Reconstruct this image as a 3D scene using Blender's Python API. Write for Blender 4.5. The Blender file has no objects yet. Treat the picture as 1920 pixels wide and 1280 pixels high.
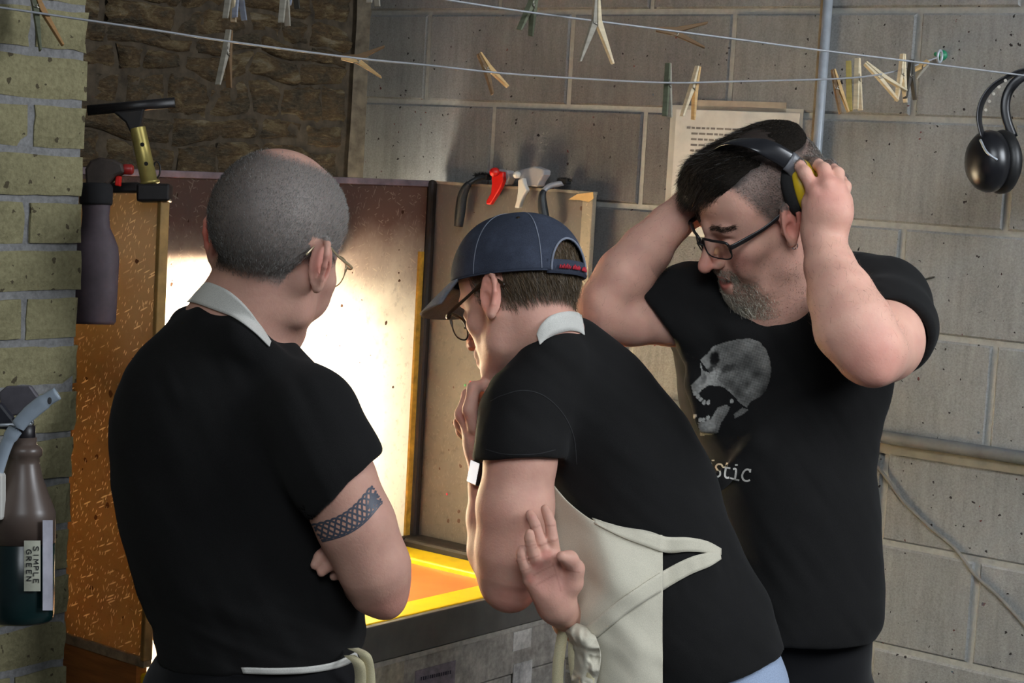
import bpy, math, random
import numpy as np
from mathutils import Matrix, Vector
random.seed(7); RNG = np.random.default_rng(7)
scene = bpy.context.scene
COL = scene.collection

# ---------------------------------------------------------------- camera
FPX, PITCH, ROLL, YAW, DWALL, CAMH = 3500.0, .0975, .0567, .6632, 4.133, 1.68
cp, sp = math.cos(PITCH), math.sin(PITCH)
FW = np.array([0, cp, -sp]); _up = np.array([0, sp, cp]); _ri = np.array([1., 0, 0])
RI = _ri*math.cos(ROLL) + _up*math.sin(ROLL); UP = -_ri*math.sin(ROLL) + _up*math.cos(ROLL)
CAM = np.array([0, 0, CAMH])
E1 = np.array([math.cos(YAW), -math.sin(YAW), 0]); E2 = np.array([math.sin(YAW), math.cos(YAW), 0]); EZ = np.array([0, 0, 1.])
cam_data = bpy.data.cameras.new('camera'); cam = bpy.data.objects.new('camera', cam_data); COL.objects.link(cam)
cam_data.sensor_width = 36; cam_data.lens = FPX*36/1920; cam_data.clip_start = .05
m = Matrix.Identity(4)
for i in range(3):
    m[i][0], m[i][1], m[i][2], m[i][3] = RI[i], UP[i], -FW[i], CAM[i]
cam.matrix_world = m; scene.camera = cam

# ---------------------------------------------------------------- light
scene.view_settings.view_transform = 'Standard'; scene.view_settings.look = 'None'
scene.view_settings.exposure = 0.0; scene.view_settings.gamma = 1.0
scene.view_settings.use_curve_mapping = False
cy = scene.cycles; cy.max_bounces = 6; cy.diffuse_bounces = 3; cy.glossy_bounces = 2; cy.transmission_bounces = 4; cy.transparent_max_bounces = 6; cy.sample_clamp_indirect = 25; cy.adaptive_threshold = .02; cy.caustics_reflective = False; cy.caustics_refractive = False
world = bpy.data.worlds.new('world'); scene.world = world; world.use_nodes = True
world.node_tree.nodes['Background'].inputs[0].default_value = (.80, .88, 1, 1)
world.node_tree.nodes['Background'].inputs[1].default_value = .10

def area(name, loc, target, sx, sy, power, color, spread=math.pi):
    d = bpy.data.lights.new(name, 'AREA'); d.shape = 'RECTANGLE'; d.size = sx; d.size_y = sy; d.energy = power; d.color = color; d.spread = spread
    o = bpy.data.objects.new(name, d); COL.objects.link(o); o.location = loc
    o.rotation_euler = (Vector(target) - Vector(loc)).to_track_quat('-Z', 'Y').to_euler()
    return o
def E(a, b, z): return E1*a + E2*b + EZ*z
area('ceiling_light', (.55, -.1, 3.0), (.85, 3.0, 1.15), 2.0, 1.2, 9.5, (.87, .94, 1.0), 1.0)             # cool room light above the camera
area('side_light', (2.5, 2.0, 2.5), (.6, 3.3, 1.3), 1.1, .9, 68, (.87, .93, 1.0))                  # second room light, high on the right
area('booth_lamp', tuple(E(-2.92, 2.62, 1.08)), tuple(E(-2.0, 2.62, 1.08)), .50, .56, 48, (1.0, .93, .80))   # lamp behind the booth's back panel

# ---------------------------------------------------------------- helpers
def ray(x, y): return FW + RI*((x-960)/FPX) + UP*((640-y)/FPX)
def at(x, y, d): return CAM + ray(x, y)*d                    # pixel of the photo at a given depth -> world
def onp(x, y, n, c):                                         # pixel on the plane n.P = c
    D = ray(x, y); return CAM + D*((c - n@CAM)/(n@D))
def c2w(P): P = np.asarray(P, float); return CAM + P[..., 0:1]*RI + P[..., 1:2]*UP + P[..., 2:3]*FW     # camera metres -> world
def cm(x, y, d): return np.array([(x-960)/FPX*d, (640-y)/FPX*d, d])                                    # pixel -> camera metres

def tag(o, label=None, cat=None, group=None, kind=None):
    if label: o['label'] = label
    if cat: o['category'] = cat
    if group: o['group'] = group
    if kind: o['kind'] = kind
    return o
def empty(name, loc, label=None, cat=None, group=None, kind=None):
    o = bpy.data.objects.new(name, None); COL.objects.link(o); o.location = loc; o.empty_display_size = .05
    return tag(o, label, cat, group, kind)
def world_loc(o):
    p = Vector((0, 0, 0))
    while o is not None:
        p += o.location; o = o.parent
    return np.array(p)
def mesh_obj(name, V, F, mat, parent=None, smooth=False, origin=None, col=None, uv=None):
    V = np.asarray(V, float).reshape(-1, 3)
    me = bpy.data.meshes.new(name)
    o = bpy.data.objects.new(name, me); COL.objects.link(o)
    if parent is not None: o.parent = parent
    if origin is not None: o.location = Vector(origin) - (Vector(world_loc(parent)) if parent is not None else Vector((0, 0, 0)))
    L = world_loc(o)
    V = V - L
    if isinstance(F, np.ndarray):
        n = F.shape[1]
        me.vertices.add(len(V)); me.vertices.foreach_set('co', V.astype(np.float32).ravel())
        me.loops.add(F.size); me.loops.foreach_set('vertex_index', F.astype(np.int32).ravel())
        me.polygons.add(len(F)); me.polygons.foreach_set('loop_start', np.arange(0, F.size, n, dtype=np.int32))
        me.update(calc_edges=True)
    else:
        me.from_pydata([tuple(v) for v in V], [], [tuple(f) for f in F]); me.update()
    if smooth: me.polygons.foreach_set('use_smooth', np.ones(len(me.polygons), bool))
    if col is not None:
        a = me.color_attributes.new('Col', 'FLOAT_COLOR', 'POINT')
        c4 = np.ones((len(V), 4), np.float32); c4[:, :3] = col; a.data.foreach_set('color', c4.ravel())
    for mm in (mat if isinstance(mat, (list, tuple)) else [mat]): me.materials.append(mm)
    return o
class MB:                                                    # collects shapes, builds ONE mesh object
    def __init__(s): s.v = []; s.f = []
    def add(s, V, F):
        n = len(s.v); s.v += [np.array(v, float) for v in V]; s.f += [[i+n for i in f] for f in F]; return s
    def hexa(s, P):                                          # 8 corners: bottom ring 0-3, top ring 4-7
        return s.add(P, [(0, 3, 2, 1), (4, 5, 6, 7), (0, 1, 5, 4), (1, 2, 6, 5), (2, 3, 7, 6), (3, 0, 4, 7)])
    def boxE(s, a0, a1, b0, b1, z0, z1):                     # box in the room's own axes
        return s.hexa([E(a0, b0, z0), E(a1, b0, z0), E(a1, b1, z0), E(a0, b1, z0), E(a0, b0, z1), E(a1, b0, z1), E(a1, b1, z1), E(a0, b1, z1)])
    def box(s, c, ax, ay, az, hx, hy, hz):
        c = np.array(c, float); ax, ay, az = [np.array(q, float) for q in (ax, ay, az)]
        q = [c + ax*hx*i + ay*hy*j + az*hz*k for k in (-1, 1) for (i, j) in ((-1, -1), (1, -1), (1, 1), (-1, 1))]
        return s.hexa(q)
    def tube(s, pts, r, n=10, closed=False, flat=None, caps=True):  # swept circle (or ellipse when flat=(axis,scale))
        pts = [np.array(p, float) for p in pts]; m_ = len(pts)
        rr = r if hasattr(r, '__len__') else [r]*m_
        rings = []; prev = None
        for i, p in enumerate(pts):
            if closed: t = pts[(i+1) % m_] - pts[i-1]
            else: t = pts[min(i+1, m_-1)] - pts[max(i-1, 0)]
            t = t/(np.linalg.norm(t)+1e-12)
            if flat is not None:
                u = np.array(flat[0], float)
                if u.ndim == 2: u = u[i]
                u = u - t*(u@t); u /= np.linalg.norm(u)+1e-12
            elif prev is None:
                a = np.array([0, 0, 1.]) if abs(t[2]) < .9 else np.array([1., 0, 0]); u = np.cross(t, a); u /= np.linalg.norm(u)
            else:
                u = prev - t*(prev@t); u /= np.linalg.norm(u)+1e-12
            prev = u; w = np.cross(t, u); fs = flat[1] if flat is not None else 1
            rings.append([p + u*math.cos(2*math.pi*k/n)*rr[i] + w*math.sin(2*math.pi*k/n)*rr[i]*fs for k in range(n)])
        V = [v for r_ in rings for v in r_]; F = []
        for i in range(m_ if closed else m_-1):
            j = (i+1) % m_
            for k in range(n): F.append((i*n+k, i*n+(k+1) % n, j*n+(k+1) % n, j*n+k))
        if not closed and caps: F += [tuple(range(n-1, -1, -1)), tuple((m_-1)*n+k for k in range(n))]
        return s.add(V, F)
    def lathe(s, base, axis, prof, n=24, sx=1.0, side=None):  # prof: (radius, height along axis)
        axis = np.array(axis, float); axis /= np.linalg.norm(axis)
        if side is None: side = np.cross(axis, [0, 0, 1.]) if abs(axis[2]) < .9 else np.array([1., 0, 0])
        u = np.array(side, float); u -= axis*(u@axis); u /= np.linalg.norm(u); w = np.cross(axis, u); base = np.array(base, float)
        V = [base + axis*h + (u*math.cos(2*math.pi*k/n)*sx + w*math.sin(2*math.pi*k/n))*r for (r, h) in prof for k in range(n)]
        F = [(i*n+k, i*n+(k+1) % n, (i+1)*n+(k+1) % n, (i+1)*n+k) for i in range(len(prof)-1) for k in range(n)]
        F += [tuple(range(n-1, -1, -1)), tuple((len(prof)-1)*n+k for k in range(n))]
        return s.add(V, F)
    def prism(s, outline, n, t):                             # outline points extruded by +-t/2 along n
        n = np.array(n, float); n /= np.linalg.norm(n); k = len(outline)
        A = [np.array(p) - n*t/2 for p in outline]; B = [np.array(p) + n*t/2 for p in outline]
        return s.add(A+B, [tuple(range(k-1, -1, -1)), tuple(range(k, 2*k))] + [(i, (i+1) % k, k+(i+1) % k, k+i) for i in range(k)])
    def build(s, name, mat, parent=None, smooth=False, origin=None, bevel=0, seg=2):
        o = mesh_obj(name, s.v, s.f, mat, parent, smooth, origin)
        if bevel:
            md = o.modifiers.new('bevel', 'BEVEL'); md.width = bevel; md.segments = seg; md.limit_method = 'ANGLE'; md.angle_limit = math.radians(40)
        return o
def vnoise(P, scale=1.0, seed=0):                            # smooth value noise in -1..1
    P = np.asarray(P, float)*scale + seed*17.31
    i = np.floor(P).astype(np.int64); f = P - i; f = f*f*(3-2*f)
    def h(a, b, c):
        n = (a*73856093) ^ (b*19349663) ^ (c*83492791) ^ (seed*2654435)
        n = (n ^ (n >> 13))*1274126177 & 0x7fffffff
        return ((n ^ (n >> 16)) & 0xffff)/32767.5 - 1
    r = 0
    for dx in (0, 1):
        for dy in (0, 1):
            for dz in (0, 1):
                w = (f[..., 0] if dx else 1-f[..., 0])*(f[..., 1] if dy else 1-f[..., 1])*(f[..., 2] if dz else 1-f[..., 2])
                r = r + w*h(i[..., 0]+dx, i[..., 1]+dy, i[..., 2]+dz)
    return r
def spline(pts, n):                                          # Catmull-Rom through points
    pts = np.array(pts, float); q = np.vstack([2*pts[0]-pts[1], pts, 2*pts[-1]-pts[-2]]); out = []
    t = np.linspace(0, len(pts)-1, n); i = np.minimum(t.astype(int), len(pts)-2); u = (t-i)[:, None]
    a, b, c, d = q[i], q[i+1], q[i+2], q[i+3]
    return .5*((2*b) + (-a+c)*u + (2*a-5*b+4*c-d)*u**2 + (-a+3*b-3*c+d)*u**3)

# ---------------------------------------------------------------- materials
def nodes_of(name):
    mt = bpy.data.materials.new(name); mt.use_nodes = True; nt = mt.node_tree
    return mt, nt, nt.nodes, nt.links, nt.nodes['Principled BSDF']
def coord(nt, kind='pos', scale=(1, 1, 1), rot=(0, 0, 0)):
    mp = nt.nodes.new('ShaderNodeMapping'); mp.inputs['Scale'].default_value = scale; mp.inputs['Rotation'].default_value = rot
    if kind == 'pos': g = nt.nodes.new('ShaderNodeNewGeometry'); nt.links.new(g.outputs['Position'], mp.inputs['Vector'])
    else: g = nt.nodes.new('ShaderNodeTexCoord'); nt.links.new(g.outputs['Object'], mp.inputs['Vector'])
    return mp.outputs['Vector']
def noise(nt, vec, scale, detail=4, rough=.6, dist=0):
    n = nt.nodes.new('ShaderNodeTexNoise'); n.inputs['Scale'].default_value = scale; n.inputs['Detail'].default_value = detail
    n.inputs['Roughness'].default_value = rough; n.inputs['Distortion'].default_value = dist; nt.links.new(vec, n.inputs['Vector']); return n.outputs['Fac']
def ramp(nt, fac, stops):
    r = nt.nodes.new('ShaderNodeValToRGB'); e = r.color_ramp.elements
    while len(e) < len(stops): e.new(.5)
    for q, (p, c) in zip(e, stops):
        q.position = p; q.color = (*c, 1) if hasattr(c, '__len__') else (c, c, c, 1)
    nt.links.new(fac, r.inputs['Fac']); return r.outputs['Color']
def mix(nt, fac, a, b, mode='MIX'):
    n = nt.nodes.new('ShaderNodeMix'); n.data_type = 'RGBA'; n.blend_type = mode
    for s, v in ((n.inputs[0], fac), (n.inputs[6], a), (n.inputs[7], b)):
        if isinstance(v, bpy.types.NodeSocket): nt.links.new(v, s)
        elif hasattr(v, '__len__'): s.default_value = (*v, 1)
        else: s.default_value = v
    return n.outputs[2]
def bump(nt, bsdf, h, strength, dist=.002):
    b = nt.nodes.new('ShaderNodeBump'); b.inputs['Strength'].default_value = strength; b.inputs['Distance'].default_value = dist
    nt.links.new(h, b.inputs['Height']); nt.links.new(b.outputs['Normal'], bsdf.inputs['Normal'])
def vor(nt, vec, scale, rnd=1.0):
    n = nt.nodes.new('ShaderNodeTexVoronoi'); n.inputs['Scale'].default_value = scale; n.inputs['Randomness'].default_value = rnd; nt.links.new(vec, n.inputs['Vector']); return n
def specks(nt, v, scale, rmax, dens, jitter=.012):             # scattered blots of uneven size and outline
    N, L = nt.nodes, nt.links; n = N.new('ShaderNodeTexNoise'); n.inputs['Scale'].default_value = scale*1.6; n.inputs['Detail'].default_value = 3; L.new(v, n.inputs['Vector'])
    ad = N.new('ShaderNodeVectorMath'); ad.operation = 'MULTIPLY_ADD'; L.new(n.outputs['Color'], ad.inputs[0]); ad.inputs[1].default_value = (jitter,)*3; L.new(v, ad.inputs[2])
    vo = vor(nt, ad.outputs[0], scale); sc = N.new('ShaderNodeSeparateColor'); L.new(vo.outputs['Color'], sc.inputs[0])
    p = N.new('ShaderNodeMath'); p.operation = 'POWER'; L.new(sc.outputs[0], p.inputs[0]); p.inputs[1].default_value = 2.5
    q = N.new('ShaderNodeMath'); q.operation = 'MULTIPLY'; L.new(p.outputs[0], q.inputs[0]); q.inputs[1].default_value = rmax
    lt = N.new('ShaderNodeMath'); lt.operation = 'LESS_THAN'; L.new(vo.outputs['Distance'], lt.inputs[0]); L.new(q.outputs[0], lt.inputs[1])
    g = N.new('ShaderNodeMath'); g.operation = 'LESS_THAN'; L.new(sc.outputs[1], g.inputs[0]); g.inputs[1].default_value = dens
    m_ = N.new('ShaderNodeMath'); m_.operation = 'MULTIPLY'; L.new(lt.outputs[0], m_.inputs[0]); L.new(g.outputs[0], m_.inputs[1]); return m_.outputs[0]
def simple(name, c, rough=.5, metal=0, var=.25, scale=30, bmp=.1, coat=0, kind='obj', spec=.5, stretch=(1, 1, 1)):
    mt, nt, N, L, b = nodes_of(name); v = coord(nt, kind, stretch); n = noise(nt, v, scale)
    c = np.array(c); L.new(ramp(nt, n, [(.25, tuple(c*(1-var))), (.75, tuple(np.minimum(c*(1+var), 1)))]), b.inputs['Base Color'])
    b.inputs['Roughness'].default_value = rough; b.inputs['Metallic'].default_value = metal; b.inputs['Coat Weight'].default_value = coat
    b.inputs['Specular IOR Level'].default_value = spec
    if bmp: bump(nt, b, n, bmp)
    return mt
def srgb(r, g, b): return tuple(((q/255+.055)/1.055)**2.4 if q > 10 else q/255/12.92 for q in (r, g, b))

# ================================================================ the room
WALL = DWALL*math.cos(YAW)            # block wall plane: E2.P
STONE = -3.046                        # rubble wall plane: E1.P
PIER = -2.118                         # brick pier face: E1.P

def m_block():
    mt, nt, N, L, b = nodes_of('concrete_block'); v = coord(nt, 'pos')
    grain = noise(nt, v, 260, 3, .7); big = noise(nt, v, 5, 5); vs = coord(nt, 'pos', (70, 70, 9)); streak = noise(nt, vs, 1, 2)
    base = ramp(nt, big, [(.3, srgb(125, 125, 122)), (.7, srgb(152, 152, 149))])
    base = mix(nt, .35, base, ramp(nt, grain, [(.3, srgb(98, 97, 94)), (.72, srgb(188, 188, 185))]))
    base = mix(nt, .2, base, ramp(nt, streak, [(.3, srgb(106, 105, 101)), (.7, srgb(174, 173, 168))]))
    # grimy ink overspray, with shade painted in, around the booth's right corner
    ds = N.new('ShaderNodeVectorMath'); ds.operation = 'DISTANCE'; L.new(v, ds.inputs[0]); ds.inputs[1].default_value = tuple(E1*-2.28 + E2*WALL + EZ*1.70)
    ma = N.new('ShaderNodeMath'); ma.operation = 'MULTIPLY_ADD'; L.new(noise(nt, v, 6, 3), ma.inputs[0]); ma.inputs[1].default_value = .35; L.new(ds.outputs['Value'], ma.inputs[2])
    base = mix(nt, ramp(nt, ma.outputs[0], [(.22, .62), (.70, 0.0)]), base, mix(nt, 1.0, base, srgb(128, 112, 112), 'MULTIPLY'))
    # ink specks thrown on the wall
    mk = specks(nt, v, 78, .24, .62); hue = ramp(nt, noise(nt, v, 14, 1), [(.3, srgb(48, 43, 42)), (.58, srgb(56, 50, 48)), (.66, srgb(120, 62, 56)), (.72, srgb(84, 98, 106))])
    L.new(mix(nt, mk, base, hue), b.inputs['Base Color']); b.inputs['Roughness'].default_value = .9; b.inputs['Specular IOR Level'].default_value = .2
    bump(nt, b, grain, .5, .002)
    return mt
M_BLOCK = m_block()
M_JOINT = simple('block_mortar', srgb(166, 165, 158), .95, 0, .14, 90, .5, kind='pos', spec=.15)
M_MORTAR = simple('brick_mortar', srgb(138, 137, 136), .95, 0, .3, 130, .9, kind='pos', spec=.15)
def m_brick():
    mt, nt, N, L, b = nodes_of('cream_brick'); v = coord(nt, 'pos'); big = noise(nt, v, 11, 5); fine = noise(nt, v, 150, 4)
    c = ramp(nt, big, [(.3, srgb(122, 116, 86)), (.6, srgb(148, 141, 106)), (.8, srgb(138, 128, 98))])
    c = mix(nt, .3, c, ramp(nt, fine, [(.3, srgb(105, 98, 75)), (.7, srgb(186, 178, 140))]))
    mk = specks(nt, v, 75, .36, .6, .012); c = mix(nt, mk, c, srgb(88, 80, 62))
    L.new(c, b.inputs['Base Color']); b.inputs['Roughness'].default_value = .92; b.inputs['Specular IOR Level'].default_value = .15
    bump(nt, b, fine, .8, .003); return mt
M_BRICK = m_brick()
def m_stone():
    mt, nt, N, L, b = nodes_of('rubble_stone'); v = coord(nt, 'pos', (1, 1, 2.6)); big = noise(nt, v, 9, 5, .65, .8); fine = noise(nt, v, 70, 4, .7)
    c = ramp(nt, big, [(.28, srgb(48, 43, 36)), (.42, srgb(84, 76, 62)), (.52, srgb(104, 80, 52)), (.60, srgb(146, 126, 90)), (.70, srgb(178, 166, 140))])
    c = mix(nt, .5, c, ramp(nt, fine, [(.3, srgb(38, 33, 28)), (.55, srgb(96, 84, 66)), (.75, srgb(150, 136, 110))]))
    L.new(c, b.inputs['Base Color']); b.inputs['Roughness'].default_value = .9; b.inputs['Specular IOR Level'].default_value = .2
    bump(nt, b, fine, 1.0, .008); return mt
M_STONE = m_stone()
M_STONEMORTAR = simple('rubble_mortar', srgb(84, 73, 58), .95, 0, .6, 30, 1.0, kind='pos')
M_FLOOR = simple('concrete_floor', srgb(110, 106, 100), .8, 0, .25, 8, .2, kind='pos')

mesh_obj('floor', [(-6, -2, 0), (6, -2, 0), (6, 8, 0), (-6, 8, 0)], [(0, 1, 2, 3)], M_FLOOR)['kind'] = 'structure'

# --- block wall: a mortar bed and single blocks standing slightly proud of it
mb = MB().boxE(STONE-.2, 0.4, WALL+.002, WALL+.16, 0, 2.62); wall_r = mb.build('wall_right', M_JOINT); wall_r['kind'] = 'structure'
def bev_block(a0, a1, b0, b1, z0, z1, ch, d):   # chamfered block, front face at b0
    p = lambda a, b, z: E(a, b, z)
    fr = [p(a0+ch, b0, z0+ch), p(a1-ch, b0, z0+ch), p(a1-ch, b0, z1-ch), p(a0+ch, b0, z1-ch)]
    md = [p(a0, b0+ch, z0), p(a1, b0+ch, z0), p(a1, b0+ch, z1), p(a0, b0+ch, z1)]
    bk = [p(a0, b1, z0), p(a1, b1, z0), p(a1, b1, z1), p(a0, b1, z1)]
    F = [(0, 1, 2, 3)] + [(i, 4+i, 4+(i+1) % 4, (i+1) % 4) for i in range(4)] + [(4+i, 8+i, 8+(i+1) % 4, 4+(i+1) % 4) for i in range(4)]
    return fr+md+bk, F
J = .0055
for row in range(-3, 10):
    z1 = 2.0004 - row*.2032 - J; z0 = z1 - .2032 + 2*J
    if z1 > 2.6: continue
    z0 = max(z0, .002)
    sh = 0 if row % 2 == 0 else .5
    for k in range(-1, 8):
        a0 = -2.8348 + (k+sh)*.4064 + J; a1 = a0 + .4064 - 2*J
        a0 = max(a0, STONE+.004)
        if a1 - a0 < .05 or a0 > .3: continue
        jit = random.uniform(-.0015, .001)
        V, F = bev_block(a0, a1, WALL-.0025+jit, WALL+.05, z0, z1, .004, 0)
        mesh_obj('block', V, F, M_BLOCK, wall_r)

# --- rubble wall left of it
mb = MB().boxE(STONE-.3, STONE+.002, 1.0, WALL+.05, 0, 2.62); wall_l = mb.build('wall_left', M_STONEMORTAR); wall_l['kind'] = 'structure'
def stone(b0, b1, z0, z1, depth, sd):
    nu, nv = 12, 7; V = []; rnd = random.Random(sd)
    for j in range(nv):
        for i in range(nu):
            u, w = i/(nu-1), j/(nv-1); eu, ew = min(u, 1-u), min(w, 1-w)
            edge = min(1, eu/.05)*min(1, ew/.10)
            V.append((depth*(.55+.45*edge**.5), b0+(b1-b0)*u, z0+(z1-z0)*w))
    V = np.array(V); n1 = vnoise(V, 16, sd); n2 = vnoise(V, 45, sd+3)
    V[:, 0] += .012*n1 + .009*n2+.006*vnoise(V*np.array([1, 1, 3]), 60, sd+2); V[:, 1] += .014*vnoise(V, 14, 5); V[:, 2] += .020*vnoise(V, 9, 9)
    W = E1*(STONE-.03) + V[:, :1]*E1 + V[:, 1:2]*E2 + V[:, 2:3]*EZ
    F = [(j*nu+i, j*nu+i+1, (j+1)*nu+i+1, (j+1)*nu+i) for j in range(nv-1) for i in range(nu-1)]
    return W, F
z = 1.36; sd = 11
while z < 2.5:
    hgt = random.uniform(.032, .085); b = 1.9 + random.uniform(0, .15)
    while b < 3.19:
        w_ = random.uniform(.07, .26); b1 = min(b+w_, 3.215)
        if 3.215-b1 < .08: b1 = 3.215
        if b1-b > .04:
            V, F = stone(b+.001, b1-.001, z+.001, z+hgt-.001, random.uniform(.034, .050), sd); mesh_obj('stone', V, F, M_STONE, wall_l, True)
        sd += 1; b = b1
    z += hgt
# cement fillet in the corner between the two walls
V = []; zs = np.linspace(0, 2.6, 60)
for q in zs:
    w1 = .018+.014*float(vnoise(np.array([[q*9, 0, 1]]), 1, 4)[0]); V += [E(STONE+.016, 3.222-w1+.02, q), E(STONE+.024, 3.245, q), E(STONE+.03, WALL-.001, q)]
F = [(i*3+k, i*3+k+1, i*3+k+4, i*3+k+3) for i in range(len(zs)-1) for k in (0, 1)]
mesh_obj('fillet', V, F, simple('cement_fillet', srgb(112, 102, 86), .95, 0, .55, 30, .9, kind='pos'), wall_l, True)

# --- brick pier in front, left
mb = MB().boxE(STONE-.02, PIER-.0045, .9, 1.7025, 0, 2.62); pier = mb.build('wall_near', M_MORTAR); pier['kind'] = 'structure'
def brick(b0, b1, z0, z1, sd, a1=PIER):
    nu, nv = 9, 5; V = []
    for j in range(nv):
        for i in range(nu):
            u, w = i/(nu-1), j/(nv-1); V.append((0, b0+(b1-b0)*u, z0+(z1-z0)*w, min(u, 1-u), min(w, 1-w)))
    V = np.array(V); P3 = V[:, :3].copy(); n = vnoise(P3, 38, sd); n2 = vnoise(P3, 55, sd+7)
    onedge = (V[:, 3] == 0) | (V[:, 4] == 0)
    P3[:, 0] = a1 + .0016*n - np.where(onedge, .0024, 0); P3[:, 1] += np.where(V[:, 3] == 0, .0032*n2, 0); P3[:, 2] += np.where(V[:, 4] == 0, .0026*n, 0)
    W = P3[:, :1]*E1 + P3[:, 1:2]*E2 + P3[:, 2:3]*EZ
    F = [(j*nu+i, j*nu+i+1, (j+1)*nu+i+1, (j+1)*nu+i) for j in range(nv-1) for i in range(nu-1)]
    # sides going back
    ringi = [i for i in range(nu)] + [j*nu+nu-1 for j in range(1, nv)] + [(nv-1)*nu+i for i in range(nu-2, -1, -1)] + [j*nu for j in range(nv-2, 0, -1)]
    base = len(W); W = np.vstack([W, W[ringi] - E1*.095]); k = len(ringi)
    F += [(ringi[i], base+i, base+(i+1) % k, ringi[(i+1) % k]) for i in range(k)]
    return W, F
C0 = .0670; sd = 300
for k in range(-26, 14):
    zc = 1.7215 + k*C0; z0, z1 = zc+.0060, zc+C0-.0060
    if z0 < 0 or z1 > 2.6: continue
    e = 1.708 + random.uniform(-.004, .002) - (.006*random.random() if zc < 1.2 else 0)
    if k % 2 == 1: cuts = [(e-.087, e), (e-.300, e-.098), (e-.52, e-.314)]
    else: cuts = [(e-.203, e), (e-.418, e-.215), (e-.63, e-.43)]
    for c0, c1 in cuts:
        V, F = brick(c0, c1, z0+random.uniform(-.001, .001), z1+random.uniform(-.001, .001), sd, PIER+random.uniform(-.002, .002)); sd += 1
        mesh_obj('brick', V, F, M_BRICK, pier, False)

# ================================================================ washout booth
BL, BR, BF, BB, BT, BZ = 2.035, 3.217, -2.314, -2.765, 1.610, .79
def m_panel(name, base, trans, stain, stain_z=None, scr=.5, rough=.35, tw=.6, scr_col=(1, .9, .7), blot=.5, zw=.1, axis=True):
    """stained translucent plastic with scratches that let more light through"""
    mt, nt, N, L, b = nodes_of(name); v = coord(nt, 'pos')
    big = noise(nt, v, 6, 5, .65); fine = noise(nt, v, 55, 4, .7)
    col = mix(nt, ramp(nt, big, [(.35, 0.0), (.7, 1.0)]), base, tuple(np.array(base)*(1-blot*.5)))
    col = mix(nt, ramp(nt, fine, [(.55, 0.0), (.75, .5)]), col, tuple(np.array(base)*.35))
    if stain_z is not None:
        sx = N.new('ShaderNodeSeparateXYZ'); L.new(v, sx.inputs[0])
        ad = N.new('ShaderNodeMath'); ad.operation = 'MULTIPLY_ADD'; L.new(noise(nt, v, 9, 5, .7), ad.inputs[0]); ad.inputs[1].default_value = .16; L.new(sx.outputs['Z'], ad.inputs[2])
        mr = N.new('ShaderNodeMapRange'); mr.inputs['From Min'].default_value = stain_z+.08-zw; mr.inputs['From Max'].default_value = stain_z+.08+zw; L.new(ad.outputs[0], mr.inputs['Value'])
        col = mix(nt, mr.outputs[0], col, stain)
    # dark specks
    mk = specks(nt, v, 44, .24, .4)
    col = mix(nt, mk, col, (.10, .05, .03))
    # scratches in several directions
    acc = None
    for i, (ang, s1, s2, thr) in enumerate(((.3, 150, 24, .17), (1.2, 180, 38, .17), (2.0, 130, 18, .15), (2.75, 230, 60, .20))):
        q = coord(nt, 'pos', (1, 1, 1), (0, 0, YAW)); mpr = N.new('ShaderNodeMapping'); mpr.inputs['Rotation'].default_value = (0, ang, 0) if axis else (ang, 0, 0); L.new(q, mpr.inputs['Vector'])
        mp2 = N.new('ShaderNodeMapping'); mp2.inputs['Scale'].default_value = (s1, s1, s2); L.new(mpr.outputs['Vector'], mp2.inputs['Vector'])
        w_ = vor(nt, mp2.outputs['Vector'], 1.0); ln = mix(nt, 1.0, ramp(nt, w_.outputs['Distance'], [(thr, 1.0), (thr+.05, 0.0)]), ramp(nt, w_.outputs['Color'], [(.46, 0.0), (.52, 1.0)]), 'MULTIPLY')
        acc = ln if acc is None else mix(nt, 1.0, acc, ln, 'LIGHTEN')
    acc = mix(nt, 1.0, acc, ramp(nt, noise(nt, v, 9, 3), [(.30, 0.15), (.52, 1.0)]), 'MULTIPLY')
    sm = N.new('ShaderNodeMath'); sm.operation = 'MULTIPLY'; sm.inputs[1].default_value = scr; L.new(acc, sm.inputs[0])
    col = mix(nt, sm.outputs[0], col, scr_col)
    tr = N.new('ShaderNodeBsdfTranslucent'); tcol = mix(nt, 1.0, col, trans, 'MULTIPLY'); L.new(tcol, tr.inputs['Color'])
    L.new(col, b.inputs['Base Color']); b.inputs['Roughness'].default_value = rough; b.inputs['Specular IOR Level'].default_value = .4
    bump(nt, b, fine, .2, .001)
    ms = N.new('ShaderNodeMixShader'); ms.inputs[0].default_value = tw; L.new(b.outputs[0], ms.inputs[1]); L.new(tr.outputs[0], ms.inputs[2])
    L.new(ms.outputs[0], N['Material Output'].inputs['Surface']); return mt
M_BACKPANEL = m_panel('backlit_panel', (.92, .87, .76), (1, 1, 1), (.25, .165, .135), 1.41, .30, .4, .72, blot=.25, zw=.12, axis=False)
M_SIDEPANEL = m_panel('amber_side_panel', (.36, .25, .125), (1, .95, .86), (.52, .44, .33), 1.38, 1.0, .35, .6, (1, .93, .75), zw=.12)
M_RIGHTPANEL = m_panel('grimy_side_panel', (.215, .185, .15), (1, .95, .88), (.21, .19, .17), 1.45, .05, .42, .25)
M_RIM = simple('scuffed_rim_plastic', srgb(120, 104, 108), .5, 0, .45, 26, .2, kind='pos')
M_DARK = simple('dark_caulk', srgb(36, 27, 20), .6, 0, .5, 40, .4, kind='pos')
M_YELLOWSTRIP = simple('yellow_edge_strip', srgb(190, 148, 52), .5, 0, .5, 40, .2, kind='pos')
booth = empty('washout_booth', E(-2.54, 2.62, 0), 'stained plastic washout booth with a glowing backlit panel in the wall corner', 'washout booth')
MB().boxE(BB-.006, BB, BL, BR, BZ, BT).build('back_panel', M_BACKPANEL, booth)
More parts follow.
